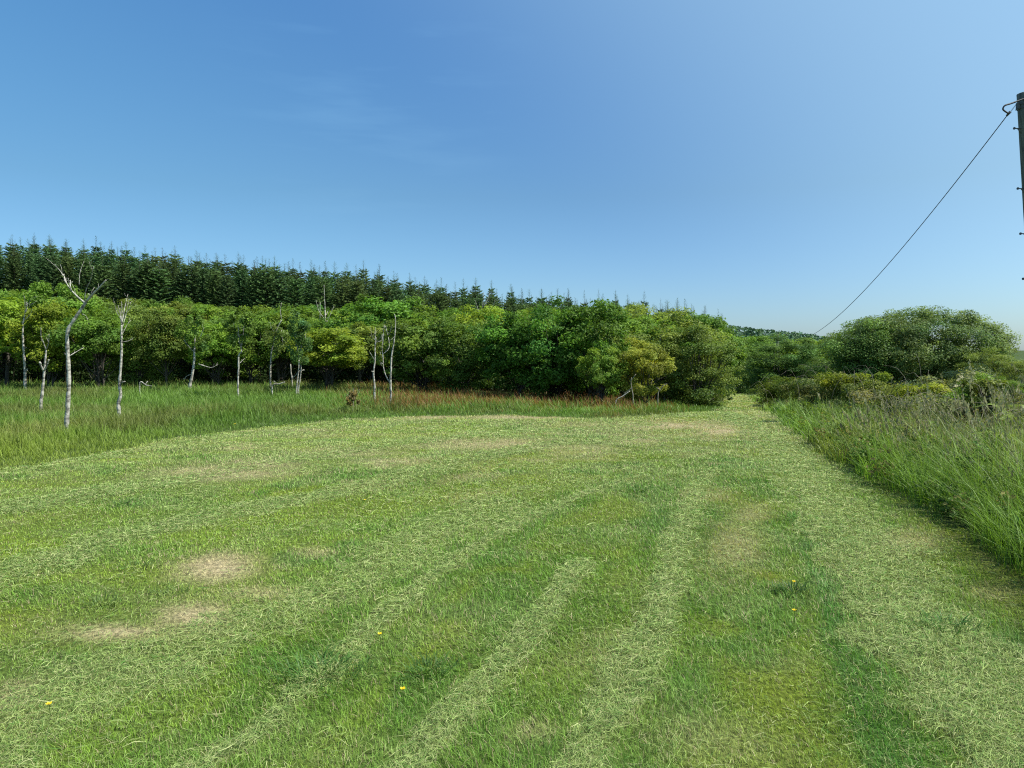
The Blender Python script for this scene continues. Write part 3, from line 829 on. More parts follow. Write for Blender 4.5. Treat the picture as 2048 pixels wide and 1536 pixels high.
def fern(u, Y, h, nf, col, label, seed):
    rr_ = random.Random(seed); x, y = gp(u, Y); g = float(H(x, y))
    o = empty('fern', (x, y, g)); tag(o, label, 'fern', 'ferns in the right verge')
    for k in range(nf):
        mb = MB()
        a = 6.28 * k / nf + rr_.uniform(-.3, .3); L_ = h * rr_.uniform(.8, 1.15)
        pts = smooth_path([(0, 0, 0), (math.cos(a) * .12 * L_, math.sin(a) * .12 * L_, .55 * L_), (math.cos(a) * .38 * L_, math.sin(a) * .38 * L_, .92 * L_), (math.cos(a) * .72 * L_, math.sin(a) * .72 * L_, .86 * L_)], 14)
        side = Vector((-math.sin(a), math.cos(a), 0))
        for i, p_ in enumerate(pts[7:-1]):
            s_ = i / (len(pts) - 8); ln = .26 * L_ * math.sin(math.pi * (.12 + .86 * s_)) ** .8 + .01
            d = (Vector(pts[min(i + 8, len(pts) - 1)]) - Vector(p_)).normalized()
            for sg in (-1, 1):
                e = Vector(p_) + side * sg * ln * .62 + d * ln * .35 + Vector((0, 0, -.15 * ln))
                m1 = Vector(p_).lerp(e, .4)
                mb.add([tuple(p_), tuple(m1 + d * .009), tuple(e), tuple(m1 - d * .009)], [(0, 1, 2, 3)], col)
        mb.tube(pts, [.004] * len(pts), col, 4, False)
        mb.build('frond', M_GRASS, o, False)
fern(2036, 8.6, .60, 11, (.22, .29, .03), 'yellow-green fern in the verge at the right picture edge', 61)
fern(2054, 9.6, .75, 10, (.18, .25, .035), 'taller yellow-green fern just behind the first one at the right picture edge', 62)

# ------------------------------------------------------------------ grass
def frustum_pts(n, y0, y1, power, xl=-.80, xr=.80, pad=1.0):
    """random ground points; density falls with distance as y^-power"""
    # pdf over y ~ (y*(xr-xl)+2pad) * y^-power
    ys = np.linspace(y0, y1, 4000); pdf = (ys * (xr - xl) + 2 * pad) * ys ** -power
    cdf = np.cumsum(pdf); cdf /= cdf[-1]
    y = np.interp(rng.random(n), cdf, ys)
    x = (xl * y - pad) + rng.random(n) * ((xr - xl) * y + 2 * pad)
    return x, y
def zpos(x, y): return np.stack([x, y, H(x, y) - .006], 1)

# mown turf
x, y = frustum_pts(960000, 2.0, 50, 1.5)
k = mown(x, y) > -.05; x, y = x[k], y[k]
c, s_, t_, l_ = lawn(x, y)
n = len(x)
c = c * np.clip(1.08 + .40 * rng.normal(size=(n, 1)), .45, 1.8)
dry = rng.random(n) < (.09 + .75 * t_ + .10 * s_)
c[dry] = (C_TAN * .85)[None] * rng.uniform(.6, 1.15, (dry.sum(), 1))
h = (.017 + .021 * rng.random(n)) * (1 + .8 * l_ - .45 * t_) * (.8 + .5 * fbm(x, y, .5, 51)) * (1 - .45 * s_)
h *= 1 + .03 * np.maximum(y - 8, 0)
wd = np.maximum(.0022, .00075 * y) * rng.uniform(.7, 1.3, n)
flow = (fbm(x, y, .8, 55) - .5) * 5 + 2.4
yaw = flow + rng.normal(0, 1.0, n)
bend = np.abs(rng.normal(.5, .4, n)) + .5 * s_
tipc = c * rng.uniform(1.0, 1.25, (n, 1))
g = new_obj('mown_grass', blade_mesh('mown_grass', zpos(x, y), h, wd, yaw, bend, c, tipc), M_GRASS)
tag(g, 'short freshly mown grass of the field', 'grass', kind='stuff')

# cut grass lying in swaths and scattered
x, y = frustum_pts(1050000, 2.0, 26, 1.55)
k = mown(x, y) > .0; x, y = x[k], y[k]
s_ = swath(x, y)
gen = .12 * sstep(.46, .66, fbm(x, y, .55, 71)) + .30 * sstep(.50, .68, fbm(x, y, 1.4, 73)) * sstep(5, 9, y) + .06 * sstep(.5, .6, fbm(x, y, .2, 74)) + .02
k = rng.random(len(x)) < np.clip(s_ * .95 + gen, 0, 1); x, y, s_ = x[k], y[k], s_[k]
n = len(x)
heap = .050 * s_ * rng.random(n) * fbm(x, y, .16, 77) + .012 + .022 * rng.random(n) * rng.random(n)
pos = zpos(x, y); pos[:, 2] += heap
ln = (.018 + .060 * rng.random(n) ** 1.6) * (1 + .03 * y)
yaw = rng.normal(.9, 1.0, n) + 2.2 * (rng.random(n) < .35)
wd = np.maximum(.0017, .0006 * y) * rng.uniform(.7, 1.3, n)
cc = np.array((.34, .45, .14))[None] * rng.uniform(.35, 1.1, (n, 1))
k = rng.random(n) < .22; cc[k] = np.array((.48, .52, .23))[None] * rng.uniform(.6, 1.05, (k.sum(), 1))
k = rng.random(n) < .22; cc[k] = np.array((.10, .22, .04))[None] * rng.uniform(.6, 1.2, (k.sum(), 1))
# lying: strips with little rise
dx, dy = np.cos(yaw), np.sin(yaw); cu = rng.normal(0, .25, n)
pts3 = []
for t in (-.5, 0, .5):
    off = cu * (t * t) * ln
    pts3.append(np.stack([pos[:, 0] + dx * ln * t - dy * off, pos[:, 1] + dy * ln * t + dx * off, pos[:, 2] + rng.normal(0, .008, n)], 1))
side = np.stack([-dy, dx, rng.normal(0, .45, n)], 1) * (wd / 2)[:, None]
V = np.stack([pts3[0] - side * .6, pts3[0] + side * .6, pts3[1] - side, pts3[1] + side, pts3[2] - side * .3, pts3[2] + side * .3], 1)
lp = (np.arange(n)[:, None] * 6 + np.array([0, 1, 3, 2, 2, 3, 5, 4])[None]).ravel()
stt = (np.arange(n)[:, None] * 8 + np.array([0, 4])[None]).ravel()
g = new_obj('cut_grass', raw_mesh('cut_grass', V.reshape(-1, 3), lp, stt, np.repeat(cc[:, None], 6, 1).reshape(-1, 3), True), M_DRY)
tag(g, 'pale cut grass lying in curved swaths on the mown field', 'cut grass', kind='stuff')

# tall rough grass, left and behind the mown field
def rough(n, y0, y1, p, hgt, sel, colf, w0, wk, power_bend=.5, name='rough_grass', label='', heads=None):
    x, y = frustum_pts(n, y0, y1, p, pad=2)
    k = sel(x, y); x, y = x[k], y[k]; n = len(x)
    hh = hgt(x, y) * rng.uniform(.55, 1.15, n)
    c, tp = colf(x, y, n)
    wd = np.maximum(w0, wk * y) * rng.uniform(.7, 1.35, n)
    yaw = rng.normal(2.6, 1.7, n) + (fbm(x, y, 1.0, 81) - .5) * 6
    if name == 'verge_grass':
        nearedge = sstep(1.0, .0, x - redge(y)); yaw = yaw * (1 - nearedge) + rng.normal(3.0, 1.3, n) * nearedge
    hh = hh * (.82 + .40 * (fbm(x, y, .35, 87, 2) > .5)) * np.where(rng.random(n) < .05, 1.3, 1)
    bend = np.abs(rng.normal(power_bend * .7, power_bend * .6, n)) + .25 * (fbm(x, y, .9, 83) > .55)
    g = new_obj(name, blade_mesh(name, zpos(x, y), hh, wd, yaw, bend, c, tp, tall=True), M_GRASS)
    tag(g, label, 'grass', kind='stuff')
    return x, y, hh
def left_sel(x, y):
    return (mown(x, y) < .12) & (x < redge(y) - 1.0) & (y < fdep(1024 + x / y * F) + 1.0)
def rednear(x, y):
    u = 1024 + x / y * F
    return sstep(18.0, 20.6, y + (fbm(x, y, 1.6, 95) - .5) * 5) * sstep(620, 860, u) * sstep(1420, 1250, u)
def left_col(x, y, n):
    n1 = fbm(x, y, 2.2, 91)[:, None]; v_ = rng.uniform(.6, 1.35, (n, 1))
    near = sstep(16, 10.5, y)[:, None]
    c = np.array((.125, .225, .034))[None] * (1 - near) + np.array((.20, .275, .036))[None] * near
    br = sstep(.5, .72, fbm(x, y, 2.8, 93))[:, None] * .55
    c = c * (1 - br) + np.array((.16, .145, .045))[None] * br
    c = c * (.75 + .5 * n1) * v_
    bk = sstep(23, 30, y)[:, None] * (rng.random((n, 1)) < .45)
    tp = c * 1.15
    tp = tp * (1 - bk) + np.array((.17, .13, .05))[None] * bk
    rd = (rng.random(n) < rednear(x, y) * .7)
    tp[rd] = np.array((.28, .095, .045))[None] * rng.uniform(.6, 1.3, (rd.sum(), 1))
    c[rd] = c[rd] * .5 + np.array((.14, .055, .02))[None]
    return c, tp
def left_h(x, y):
    e = sstep(.1, -3.0, mown(x, y))
    return (.08 + .22 * e) * (.75 + .55 * fbm(x, y, 1.2, 97)) * (1 + .1 * rednear(x, y))
rough(430000, 8.5, 42, 1.5, left_h, left_sel, left_col, .003, .00055, .4, 'rough_grass', 'tall uncut grass round the dead trees and along the wood')

# tall verge on the right
def right_sel(x, y):
    lim = redge(y) + np.interp(y, [3, 8, 12, 18, 26, 45], [6.5, 5.5, 4.5, 3.2, 2.2, 2.0]) 
    return (x > redge(y) + (fbm(x, y, .5, 99) - .5) * .5 - .02) & (x < lim + 3)
def right_col(x, y, n):
    v_ = rng.uniform(.45, 1.5, (n, 1)); e = sstep(1.2, .1, x - redge(y))[:, None]
    c = np.array((.175, .260, .058))[None] * (1 - e) + np.array((.145, .270, .028))[None] * e
    yl = sstep(.52, .7, fbm(x, y, 1.7, 103))[:, None] * .6
    c = c * (1 - yl) + np.array((.19, .20, .035))[None] * yl
    c = c * v_
    tp = c * .9 + np.array((.05, .06, .035))[None]
    k = rng.random(n) < .26 * sstep(.5, 2.2, x - redge(y))
    tp[k] = np.array((.34, .33, .19))[None] * rng.uniform(.6, 1.3, (k.sum(), 1))
    return c, tp
def right_h(x, y):
    e = sstep(-.05, .65, x - redge(y))
    return (.50 + .40 * e) * (.8 + .4 * fbm(x, y, .9, 107)) * np.interp(y, [4, 7, 9, 12, 16, 22, 30], [1, .92, .80, .60, .40, .38, .40])
x, y, hh = rough(260000, 3.2, 36, 1.5, right_h, right_sel, right_col, .0045, .0008, .55, 'verge_grass', 'tall green grass verge along the right side of the mown strip')
# seed heads on thin stalks
k = (rng.random(len(x)) < .09) & (x - redge(y) > .45) & (y < 12.5); x, y, hh = x[k], y[k], hh[k]; n = len(x)
pos = zpos(x, y)
hs = hh * 1.12 + .08; yaw = rng.normal(2.6, 1.0, n); bend = rng.uniform(.05, .35, n)
col = np.array((.16, .17, .07))[None] * rng.uniform(.7, 1.2, (n, 1))
me1 = blade_mesh('seed_heads', pos, hs, np.maximum(.0022, .00045 * y), yaw, bend, col, col, tall=True, twist=np.zeros(n))
g = new_obj('seed_heads', me1, M_DRY); tag(g, 'thin flowering stalks standing above the right verge', 'grass', kind='stuff')
V = []; tx = pos[:, 0] + np.cos(yaw) * hs * (.12 + bend); ty = pos[:, 1] + np.sin(yaw) * hs * (.12 + bend); tz = pos[:, 2] + hs * (1 - .42 * bend)
ncl = 7
for j in range(ncl):
    f_ = j / ncl * .11
    cx = tx - np.cos(yaw) * f_ * .4 + rng.normal(0, .006, n); cy = ty - np.sin(yaw) * f_ * .4 + rng.normal(0, .006, n); cz = tz - f_ + .01
    a = rng.random(n) * 6.28; s_ = np.maximum(.006, .0009 * y) * (1 + .6 * (j > 1))
    V.append(np.stack([np.stack([cx - np.cos(a) * s_, cy - np.sin(a) * s_, cz], 1), np.stack([cx, cy, cz - s_ * 1.6], 1), np.stack([cx + np.cos(a) * s_, cy + np.sin(a) * s_, cz], 1), np.stack([cx, cy, cz + s_ * 1.8], 1)], 1))
V = np.stack(V, 1).reshape(-1, 3)
C = np.repeat((np.array((.29, .28, .16))[None] * rng.uniform(.6, 1.4, (n, 1))), ncl * 4, 0)
g = new_obj('flowering_grass', quad_mesh('flowering_grass', V, C), M_DRY); tag(g, 'dull purplish grass flower heads above the right verge', 'grass', kind='stuff')

# broad-leaved weeds among the verge grass
wx_, wy_ = frustum_pts(5200, 4.2, 24, 1.2); k = (wx_ > redge(wy_) + .05) & (wx_ < redge(wy_) + 3.5); wx_, wy_ = wx_[k], wy_[k]; n = len(wx_)
wz_ = H(wx_, wy_) + right_h(wx_, wy_) * rng.uniform(.05, .75, n)
V, C = leaf_cloud(np.stack([wx_, wy_, wz_], 1), rng.uniform(.07, .17, n), 30000, .05, (.085, .15, .026), colvar=.3, flat=.9, upb=.7, tip=((.16, .15, .05), .2))
g = new_obj('verge_weeds', quad_mesh('verge_weeds', V, C), M_LEAF); tag(g, 'small broad-leaved weeds mixed into the grass of the right verge', 'weeds', kind='stuff')

# dead twigs in the verge
mb = MB(); twigs(mb, gp(1800, 14), gp(2080, 9), 1.2, 90, .7, .0045, 77, 1.1)
g = mb.build('dry_twigs', M_TWIG); tag(g, 'grey dry twigs tangled in the grass of the right verge', 'twigs', kind='stuff')

# bare stems, and near-black leaf clumps added to darken the shade under the trees
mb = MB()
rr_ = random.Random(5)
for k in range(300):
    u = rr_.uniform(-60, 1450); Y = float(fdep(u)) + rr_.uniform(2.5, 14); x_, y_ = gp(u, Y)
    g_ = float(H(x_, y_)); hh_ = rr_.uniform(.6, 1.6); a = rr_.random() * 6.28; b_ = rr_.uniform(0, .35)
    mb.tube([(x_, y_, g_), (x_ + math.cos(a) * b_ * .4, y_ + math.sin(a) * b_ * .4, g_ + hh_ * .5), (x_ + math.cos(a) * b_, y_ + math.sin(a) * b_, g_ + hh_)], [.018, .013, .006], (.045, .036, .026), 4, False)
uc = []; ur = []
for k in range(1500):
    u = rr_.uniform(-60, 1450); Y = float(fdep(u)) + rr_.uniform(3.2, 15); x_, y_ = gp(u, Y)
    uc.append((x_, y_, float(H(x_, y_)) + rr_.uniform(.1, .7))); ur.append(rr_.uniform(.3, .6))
V, C = leaf_cloud(uc, ur, 60000, .13, (.026, .045, .012), flat=.9)  # dark leaf colour stands in for deep woodland shade
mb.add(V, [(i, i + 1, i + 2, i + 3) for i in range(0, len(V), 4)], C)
g = mb.build('stems_and_shade_leaves', M_LEAF, None, False); tag(g, 'dark bare stems, with dark leaf clumps added for the shade under the wood', 'undergrowth', kind='stuff')

# ------------------------------------------------------------------ dead trees and saplings, from front-on outlines given depth
def dead_tree(Y, stem, rad, branches, label, crown=None, name='dead_tree', cat='dead tree', mat=None, seed=0, group='bare pale trees in the rough grass'):
    mat = mat or M_PALE
    rr_ = random.Random(seed + 5)
    b0 = P(stem[0][0], stem[0][1], Y); g = float(H(b0.x, Y))
    o = empty(name, (b0.x, Y, g)); tag(o, label, cat, group)
    loc = Vector((b0.x, Y, g))
    def to3(pts, y0=0.0, yk=0.0):
        out_ = []
        for i, (u, v) in enumerate(pts):
            out_.append(tuple(P(u, v, Y + y0 + yk * i) - loc))
        return out_
    s3 = to3(stem); s3 = [(s3[0][0], s3[0][1], -.15)] + s3
    path = smooth_path(s3, 5); n_ = len(path)
    rads = [.80 * np.interp(i / (n_ - 1), [0, 1], rad) * (1 + .10 * math.sin(i * 1.7 + seed) + rr_.uniform(-.09, .09)) for i in range(n_)]
    rads[0] *= 1.25; rads[1] *= 1.15
    mb = MB(); random.seed(seed); mb.tube(path, rads, (1, 1, 1), 9, True, .16)
    mb.build('trunk', mat, o)
    for br in branches:
        yk = rr_.choice((-1, 1)) * rr_.uniform(.04, .12)
        r0, r1 = br[1]
        b3 = smooth_path(to3(br[0], 0, yk), 3); m_ = len(b3)
        mb = MB(); mb.tube(b3, [r0 + (r1 - r0) * i / (m_ - 1) for i in range(m_)], (1, 1, 1), 6, True, .1)
        for q_ in range(3):
            i0 = rr_.randrange(1, m_ - 1); p0_ = Vector(b3[i0]); dv = (Vector(b3[-1]) - Vector(b3[0])); ln_ = dv.length * rr_.uniform(.12, .35)
            d_ = (dv.normalized() + Vector((rr_.uniform(-.9, .9), rr_.uniform(-.9, .9), rr_.uniform(.0, .7)))).normalized()
            e_ = p0_ + d_ * ln_; mid_ = p0_.lerp(e_, .5) + Vector((rr_.uniform(-.03, .03), 0, rr_.uniform(-.03, .03)))
            mb.tube([tuple(p0_), tuple(mid_), tuple(e_)], [r1 * .8, r1 * .6, max(r1 * .35, .0015)], (1, 1, 1), 5, True)
        mb.build('branch', mat, o)
    if crown:
        global rng
        keep = rng; rng = np.random.default_rng(seed)
        cen = []; cr_ = []
        for (u, v, rpx) in crown[0]:
            c_ = P(u, v, Y + rr_.uniform(-.3, .3)) - loc
            cen.append(tuple(c_)); cr_.append(rpx / F * Y)
        V, C = leaf_cloud(cen, cr_, crown[1], crown[3], crown[2], flat=1.0, upb=.4)
        rng = keep
        new_obj('crown', quad_mesh('crown', V, C), M_LEAF, o)
    return o
dead_tree(14.2, [(133, 858), (135, 820), (138, 760), (136, 715), (135, 665), (148, 640), (160, 622), (172, 604)], (.056, .030), [
    ([(172, 604), (186, 588), (199, 575), (212, 560)], (.026, .012)),
    ([(170, 606), (156, 594), (144, 582), (134, 568), (128, 552), (117, 538), (109, 528)], (.017, .004)),
    ([(144, 582), (138, 566), (136, 556)], (.009, .005)), ([(141, 578), (141, 560)], (.008, .005)), ([(134, 568), (129, 560), (128, 548)], (.008, .005)),
    ([(169, 602), (172, 580), (181, 560), (187, 532)], (.010, .003)),
    ([(158, 570), (160, 545), (168, 522)], (.005, .002)),
    ([(139, 712), (152, 704), (168, 695)], (.010, .004)), ([(137, 711), (130, 709)], (.009, .006)),
    ([(164, 628), (172, 632), (176, 642)], (.005, .002))],
    'tallest pale dead tree with a forked Y-shaped top, nearest to the mown edge', seed=1)
dead_tree(16.3, [(238, 824), (237, 806), (241, 790), (239, 768), (241, 740), (243, 705), (243, 680), (243, 650)], (.058, .020), [
    ([(243, 650), (240, 625), (236, 610)], (.012, .003)), ([(243, 655), (247, 628), (251, 608), (256, 588)], (.013, .003)),
    ([(244, 650), (250, 630), (262, 615), (271, 600)], (.009, .002)), ([(243, 660), (249, 640), (253, 625), (258, 596)], (.008, .002)),
    ([(243, 645), (244, 620), (243, 602)], (.009, .002)), ([(244, 684), (256, 682), (266, 677)], (.009, .002)), ([(242, 765), (250, 763)], (.015, .012)),
    ([(243, 672), (254, 650), (262, 640)], (.006, .002)), ([(242, 640), (232, 620), (229, 603)], (.007, .002))],
    'dead tree with a dense fan of thin upright twigs and a dark crooked foot', seed=2)
dead_tree(18.6, [(82, 806), (84, 790), (87, 760), (89, 738), (91, 715), (92, 700)], (.052, .022), [
    ([(87, 742), (82, 732), (79, 724)], (.026, .016)), ([(88, 742), (93, 732), (98, 719)], (.026, .014)),
    ([(92, 700), (87, 685), (82, 672), (82, 655)], (.014, .004)), ([(92, 700), (97, 686), (98, 668)], (.015, .005))],
    'shortest dead tree with two pairs of stubby forks, left of the tallest one', seed=3)
dead_tree(28, [(50, 768), (50, 740), (48, 710), (46, 680), (46, 650), (50, 630)], (.075, .030), [
    ([(50, 630), (54, 612), (53, 604)], (.022, .008)), ([(50, 632), (50, 610), (49, 592)], (.018, .004)), ([(50, 640), (60, 630), (65, 618)], (.015, .004)),
    ([(52, 622), (62, 610), (74, 602)], (.012, .004)), ([(48, 698), (54, 695)], (.014, .006)), ([(52, 616), (63, 598), (77, 592)], (.010, .003)), ([(50, 745), (55, 738)], (.03, .02)), ([(47, 650), (42, 642)], (.010, .004))],
    'knobbly dead tree nearest the left picture edge, its twigs against yellow-green leaves', seed=4)
def blobs(cu, cv, ru, rv, n, r, seed):
    q = random.Random(seed); o = []
    for _ in range(n):
        a = q.random() * 6.28; s_ = math.sqrt(q.random())
        o.append((cu + math.cos(a) * ru * s_, cv + math.sin(a) * rv * s_, r * q.uniform(.6, 1.3)))
    return o
YG = 'young leafy saplings in front of the wood'
dead_tree(27, [(380, 772), (384, 752), (388, 725), (389, 700), (390, 670)], (.075, .03), [
    ([(397, 728), (412, 733), (424, 735), (436, 729)], (.018, .008)), ([(389, 705), (375, 690), (368, 680)], (.02, .008)), ([(390, 690), (402, 670), (408, 655)], (.02, .006)), ([(384, 748), (374, 752), (366, 760)], (.014, .005))],
    'leafy sapling with a thick leaning pale stem', (blobs(388, 668, 32, 36, 34, 9, 1), 2300, (.075, .135, .024), .08), 'sapling', 'sapling', seed=5, group=YG)
dead_tree(24, [(476, 782), (476, 760), (477, 735), (477, 715), (479, 708), (483, 704), (482, 697)], (.042, .022), [
    ([(482, 697), (478, 675), (476, 650)], (.02, .008)), ([(482, 698), (486, 670), (488, 650)], (.018, .006)), ([(478, 728), (486, 720), (490, 716)], (.008, .004)), ([(480, 690), (470, 665), (466, 640)], (.012, .004))],
    'leafy sapling with a white stem and a crooked neck', (blobs(478, 650, 26, 38, 30, 9, 2), 2000, (.072, .132, .024), .08), 'sapling', 'sapling', seed=6, group=YG)
dead_tree(29, [(541, 762), (541, 735), (543, 705), (546, 690), (553, 660), (563, 640)], (.045, .018), [
    ([(545, 715), (552, 710), (557, 706)], (.012, .005)), ([(563, 640), (561, 620), (563, 605)], (.012, .004)), ([(563, 660), (565, 680), (567, 695)], (.010, .004)), ([(550, 665), (542, 655), (540, 645)], (.012, .005))],
    'thin sapling with bare white branches among light leaves', (blobs(552, 678, 22, 26, 20, 8, 3), 1100, (.11, .15, .035), .08), 'sapling', 'sapling', seed=7, group=YG)
dead_tree(25, [(593, 780), (595, 760), (597, 742), (598, 720)], (.040, .022), [
    ([(596, 745), (590, 752), (583, 757)], (.016, .008)), ([(598, 742), (604, 741), (608, 739)], (.012, .006)), ([(598, 720), (594, 690), (590, 660)], (.018, .006)), ([(598, 715), (606, 680), (610, 650)], (.014, .005))],
    'left stem of the twin dark green saplings', (blobs(596, 672, 20, 48, 30, 9, 4), 1900, (.066, .125, .035), .075), 'sapling', 'sapling', seed=8, group=YG)
dead_tree(25.3, [(597, 778), (600, 760), (602, 740), (603, 715)], (.036, .020), [([(603, 715), (608, 690), (612, 665)], (.016, .005))],
    'right stem of the twin dark green saplings', (blobs(606, 690, 14, 34, 16, 8, 5), 900, (.066, .125, .035), .075), 'sapling', 'sapling', seed=9, group=YG)
dead_tree(30, [(584, 758), (582, 745), (581, 728)], (.035, .028), [], 'short pale stem standing in the shade left of the twin saplings', seed=10)
dead_tree(21.4, [(749, 791), (749, 770), (747, 745), (750, 720), (750, 695), (752, 675)], (.042, .016), [
    ([(752, 685), (750, 670), (751, 655)], (.012, .003)), ([(752, 687), (760, 676), (765, 668)], (.011, .003)), ([(749, 720), (744, 712), (739, 703)], (.012, .006)),
    ([(752, 682), (744, 672), (741, 655)], (.008, .002)), ([(749, 745), (743, 742)], (.010, .006)), ([(753, 684), (762, 682), (768, 670)], (.006, .002))],
    'shorter of the two thin white stems near the middle, left one', seed=11)
dead_tree(20.3, [(780, 812), (782, 790), (781, 765), (782, 735), (783, 713), (787, 690), (790, 665), (791, 640), (789, 628)], (.044, .011), [
    ([(781, 768), (772, 752), (767, 735), (766, 715), (764, 695), (766, 668)], (.018, .006)), ([(766, 728), (762, 726)], (.010, .006)), ([(766, 690), (767, 665), (770, 650)], (.008, .003)),
    ([(783, 738), (780, 733)], (.010, .006)), ([(776, 672), (773, 660), (771, 652)], (.009, .004)), ([(776, 672), (781, 660), (784, 650)], (.008, .003)), ([(766, 708), (778, 696), (777, 674)], (.009, .006))],
    'taller of the two thin white stems near the middle, right one, with a side stem', seed=12)
dead_tree(36, [(650, 620), (649, 600), (648, 570)], (.03, .01), [([(650, 640), (637, 620), (632, 600)], (.02, .006)), ([(652, 660), (650, 620)], (.03, .03)), ([(651, 650), (660, 630), (668, 612)], (.02, .005)), ([(640, 660), (640, 625), (641, 605)], (.02, .006))],
    'bleached dead branches sticking up out of the wood, above the low yellow-green tree', seed=13, group='bleached dead tops among the crowns')
dead_tree(38, [(962, 640), (965, 610), (968, 585)], (.03, .01), [([(962, 640), (955, 615), (950, 600)], (.02, .006)), ([(965, 615), (975, 600), (980, 585)], (.02, .005)), ([(968, 640), (985, 612), (990, 600)], (.02, .005))],
    'bleached dead branches showing on the plantation edge, left of the dark oaks', seed=14, group='bleached dead tops among the crowns')
# carry the two bleached tops down to the ground: trunks
for o_ in list(COL.objects):
    if o_.get('group') == 'bleached dead tops among the crowns':
        zt = min((v.co.z for ch in o_.children for v in ch.data.vertices if v.co.z > .3), default=2)
        mb = MB(); mb.tube([(0, 0, -.2), (.05, .05, 1.2), (0, 0, 2.6)], [.09, .06, .035], (1, 1, 1), 7); mb.build('trunk', M_TWIG, o_)
dead_tree(20.2, [(1266, 794), (1264, 780), (1262, 765), (1263, 755)], (.020, .010), [([(1264, 775), (1252, 785), (1240, 797)], (.012, .006)), ([(1263, 760), (1272, 748)], (.012, .006))],
    'short pale stem under the golden tree', seed=16, mat=M_TWIG)
dead_tree(20.6, [(1316, 790), (1320, 780), (1328, 770), (1334, 768)], (.020, .010), [([(1320, 780), (1312, 774)], (.012, .006))],
    'pale curved stem just right of the golden tree', seed=17, mat=M_TWIG)
dead_tree(20.0, [(1232, 802), (1246, 792), (1260, 782)], (.022, .012), [], 'pale fallen branch propped under the golden tree', name='fallen_branch', cat='branch', seed=18, group='fallen branches at the wood edge')
dead_tree(24.5, [(545, 772), (558, 768), (570, 764)], (.030, .02), [([(556, 769), (548, 762)], (.012, .006))], 'pale fallen branch in the grass left of the twin saplings', name='fallen_branch', cat='branch', seed=19, group='fallen branches at the wood edge')
dead_tree(25, [(280, 765), (292, 770), (304, 772)], (.028, .012), [([(290, 769), (296, 762)], (.012, .005))], 'crooked fallen branch in the grass right of the twiggy dead tree', name='fallen_branch', cat='branch', seed=20, group='fallen branches at the wood edge')
dead_tree(32, [(166, 780), (175, 768), (183, 758), (192, 744), (204, 738)], (.06, .02), [([(175, 768), (160, 772), (142, 779)], (.05, .03)), ([(183, 758), (178, 748)], (.02, .01))],
    'dark leaning branch reaching out of the shade behind the tallest dead tree', name='fallen_branch', cat='branch', seed=21, mat=M_BARK, group='fallen branches at the wood edge')
dead_tree(29, [(194, 765), (196, 745), (198, 728)], (.018, .012), [], 'thin pale stake standing behind the tallest dead tree', name='stake', cat='stake', seed=22, group=None)
# small brown sapling in the grass
dead_tree(19, [(706, 812), (707, 798), (706, 782), (708, 776)], (.02, .008), [([(707, 800), (697, 790), (690, 795)], (.01, .004)), ([(707, 796), (716, 786), (718, 778)], (.01, .004))],
    'small brown-leaved oak sapling standing in the rough grass', (blobs(707, 797, 13, 14, 16, 4.5, 6), 900, (.15, .125, .05), .06), 'sapling', 'sapling', seed=23, mat=M_TWIG, group=None)

# ------------------------------------------------------------------ telegraph poles
def pole(base, top, r0, r1, steps, label, brackets=True, step_first=0):
    base = Vector(base); top = Vector(top)
    o = empty('telegraph_pole', base); tag(o, label, 'pole', 'telegraph poles beside the lane')
    ax = top - base; Lg = ax.length; d = ax.normalized()
    mb = MB(); n_ = 12
    mb.tube([d * (Lg * i / n_) - (d * .3 if i == 0 else Vector()) for i in range(n_ + 1)], [r0 + (r1 - r0) * i / n_ for i in range(n_ + 1)], (1, 1, 1), 16, True, .015)
    mb.build('post', M_POLE, o)
    for (hz, sd) in steps:
        c = d * hz; rr_ = r0 + (r1 - r0) * hz / Lg
        mb = MB(); s_ = Vector((sd, -.15, 0)).normalized()
        mb.tube([c + s_ * rr_ * .6, c + s_ * (rr_ + .15)], [.011, .011], (1, 1, 1), 8)
        mb.tube([c + s_ * (rr_ + .145), c + s_ * (rr_ + .165)], [.026, .026], (1, 1, 1), 8)
        mb.tube([c + s_ * (rr_ + .085), c + s_ * (rr_ - .01) + Vector((0, 0, -.10))], [.008, .008], (1, 1, 1), 6)
        mb.build('step', M_STEEL, o, False)
    if brackets:
        mb = MB()
        for hz in (Lg - .30, Lg - .22):
            c = d * hz
            mb.tube([c + d * -.018, c + d * .018], [r1 + .012] * 2, (1, 1, 1), 16)
        c = d * (Lg - .27)
        mb.box(c + Vector((-r1 - .03, -.02, 0)), .06, .05, .12, (1, 1, 1))
        mb.tube([c + Vector((-r1 - .05, -.02, -.02)), c + Vector((-r1 - .07, -.02, -.09))], [.012, .012], (1, 1, 1), 8)
        mb.build('bracket', M_STEEL, o, False)
    return o
Y1 = 15.5
tp_ = P(2051, 186, Y1); bt = P(2051 + 40, 840, Y1)
gb = float(H(bt.x, Y1)); 
st_list = []
base1 = Vector((bt.x, Y1, gb)); ax = tp_ - base1
for v in (258, 378, 468, 558, 640):
    f_ = (P(2050, v, Y1).z - gb) / (tp_.z - gb)
    st_list.append((ax.length * f_, -1))
for v in (318, 425, 515, 600):
    f_ = (P(2050, v, Y1).z - gb) / (tp_.z - gb)
    st_list.append((ax.length * f_, 1))
pole(base1, tp_, .175, .155, st_list, 'near telegraph pole with steps, half cut by the right picture edge')
t2 = P(1555, 668, 74); g2 = float(H(t2.x, 74))
pole((t2.x, 74, g2), t2, .14, .115, [(5.5, 1), (5.0, -1)], 'telegraph pole top showing above the dense bush by the lane', False)
t3 = P(1481, 703, 112); g3 = float(H(t3.x, 112))
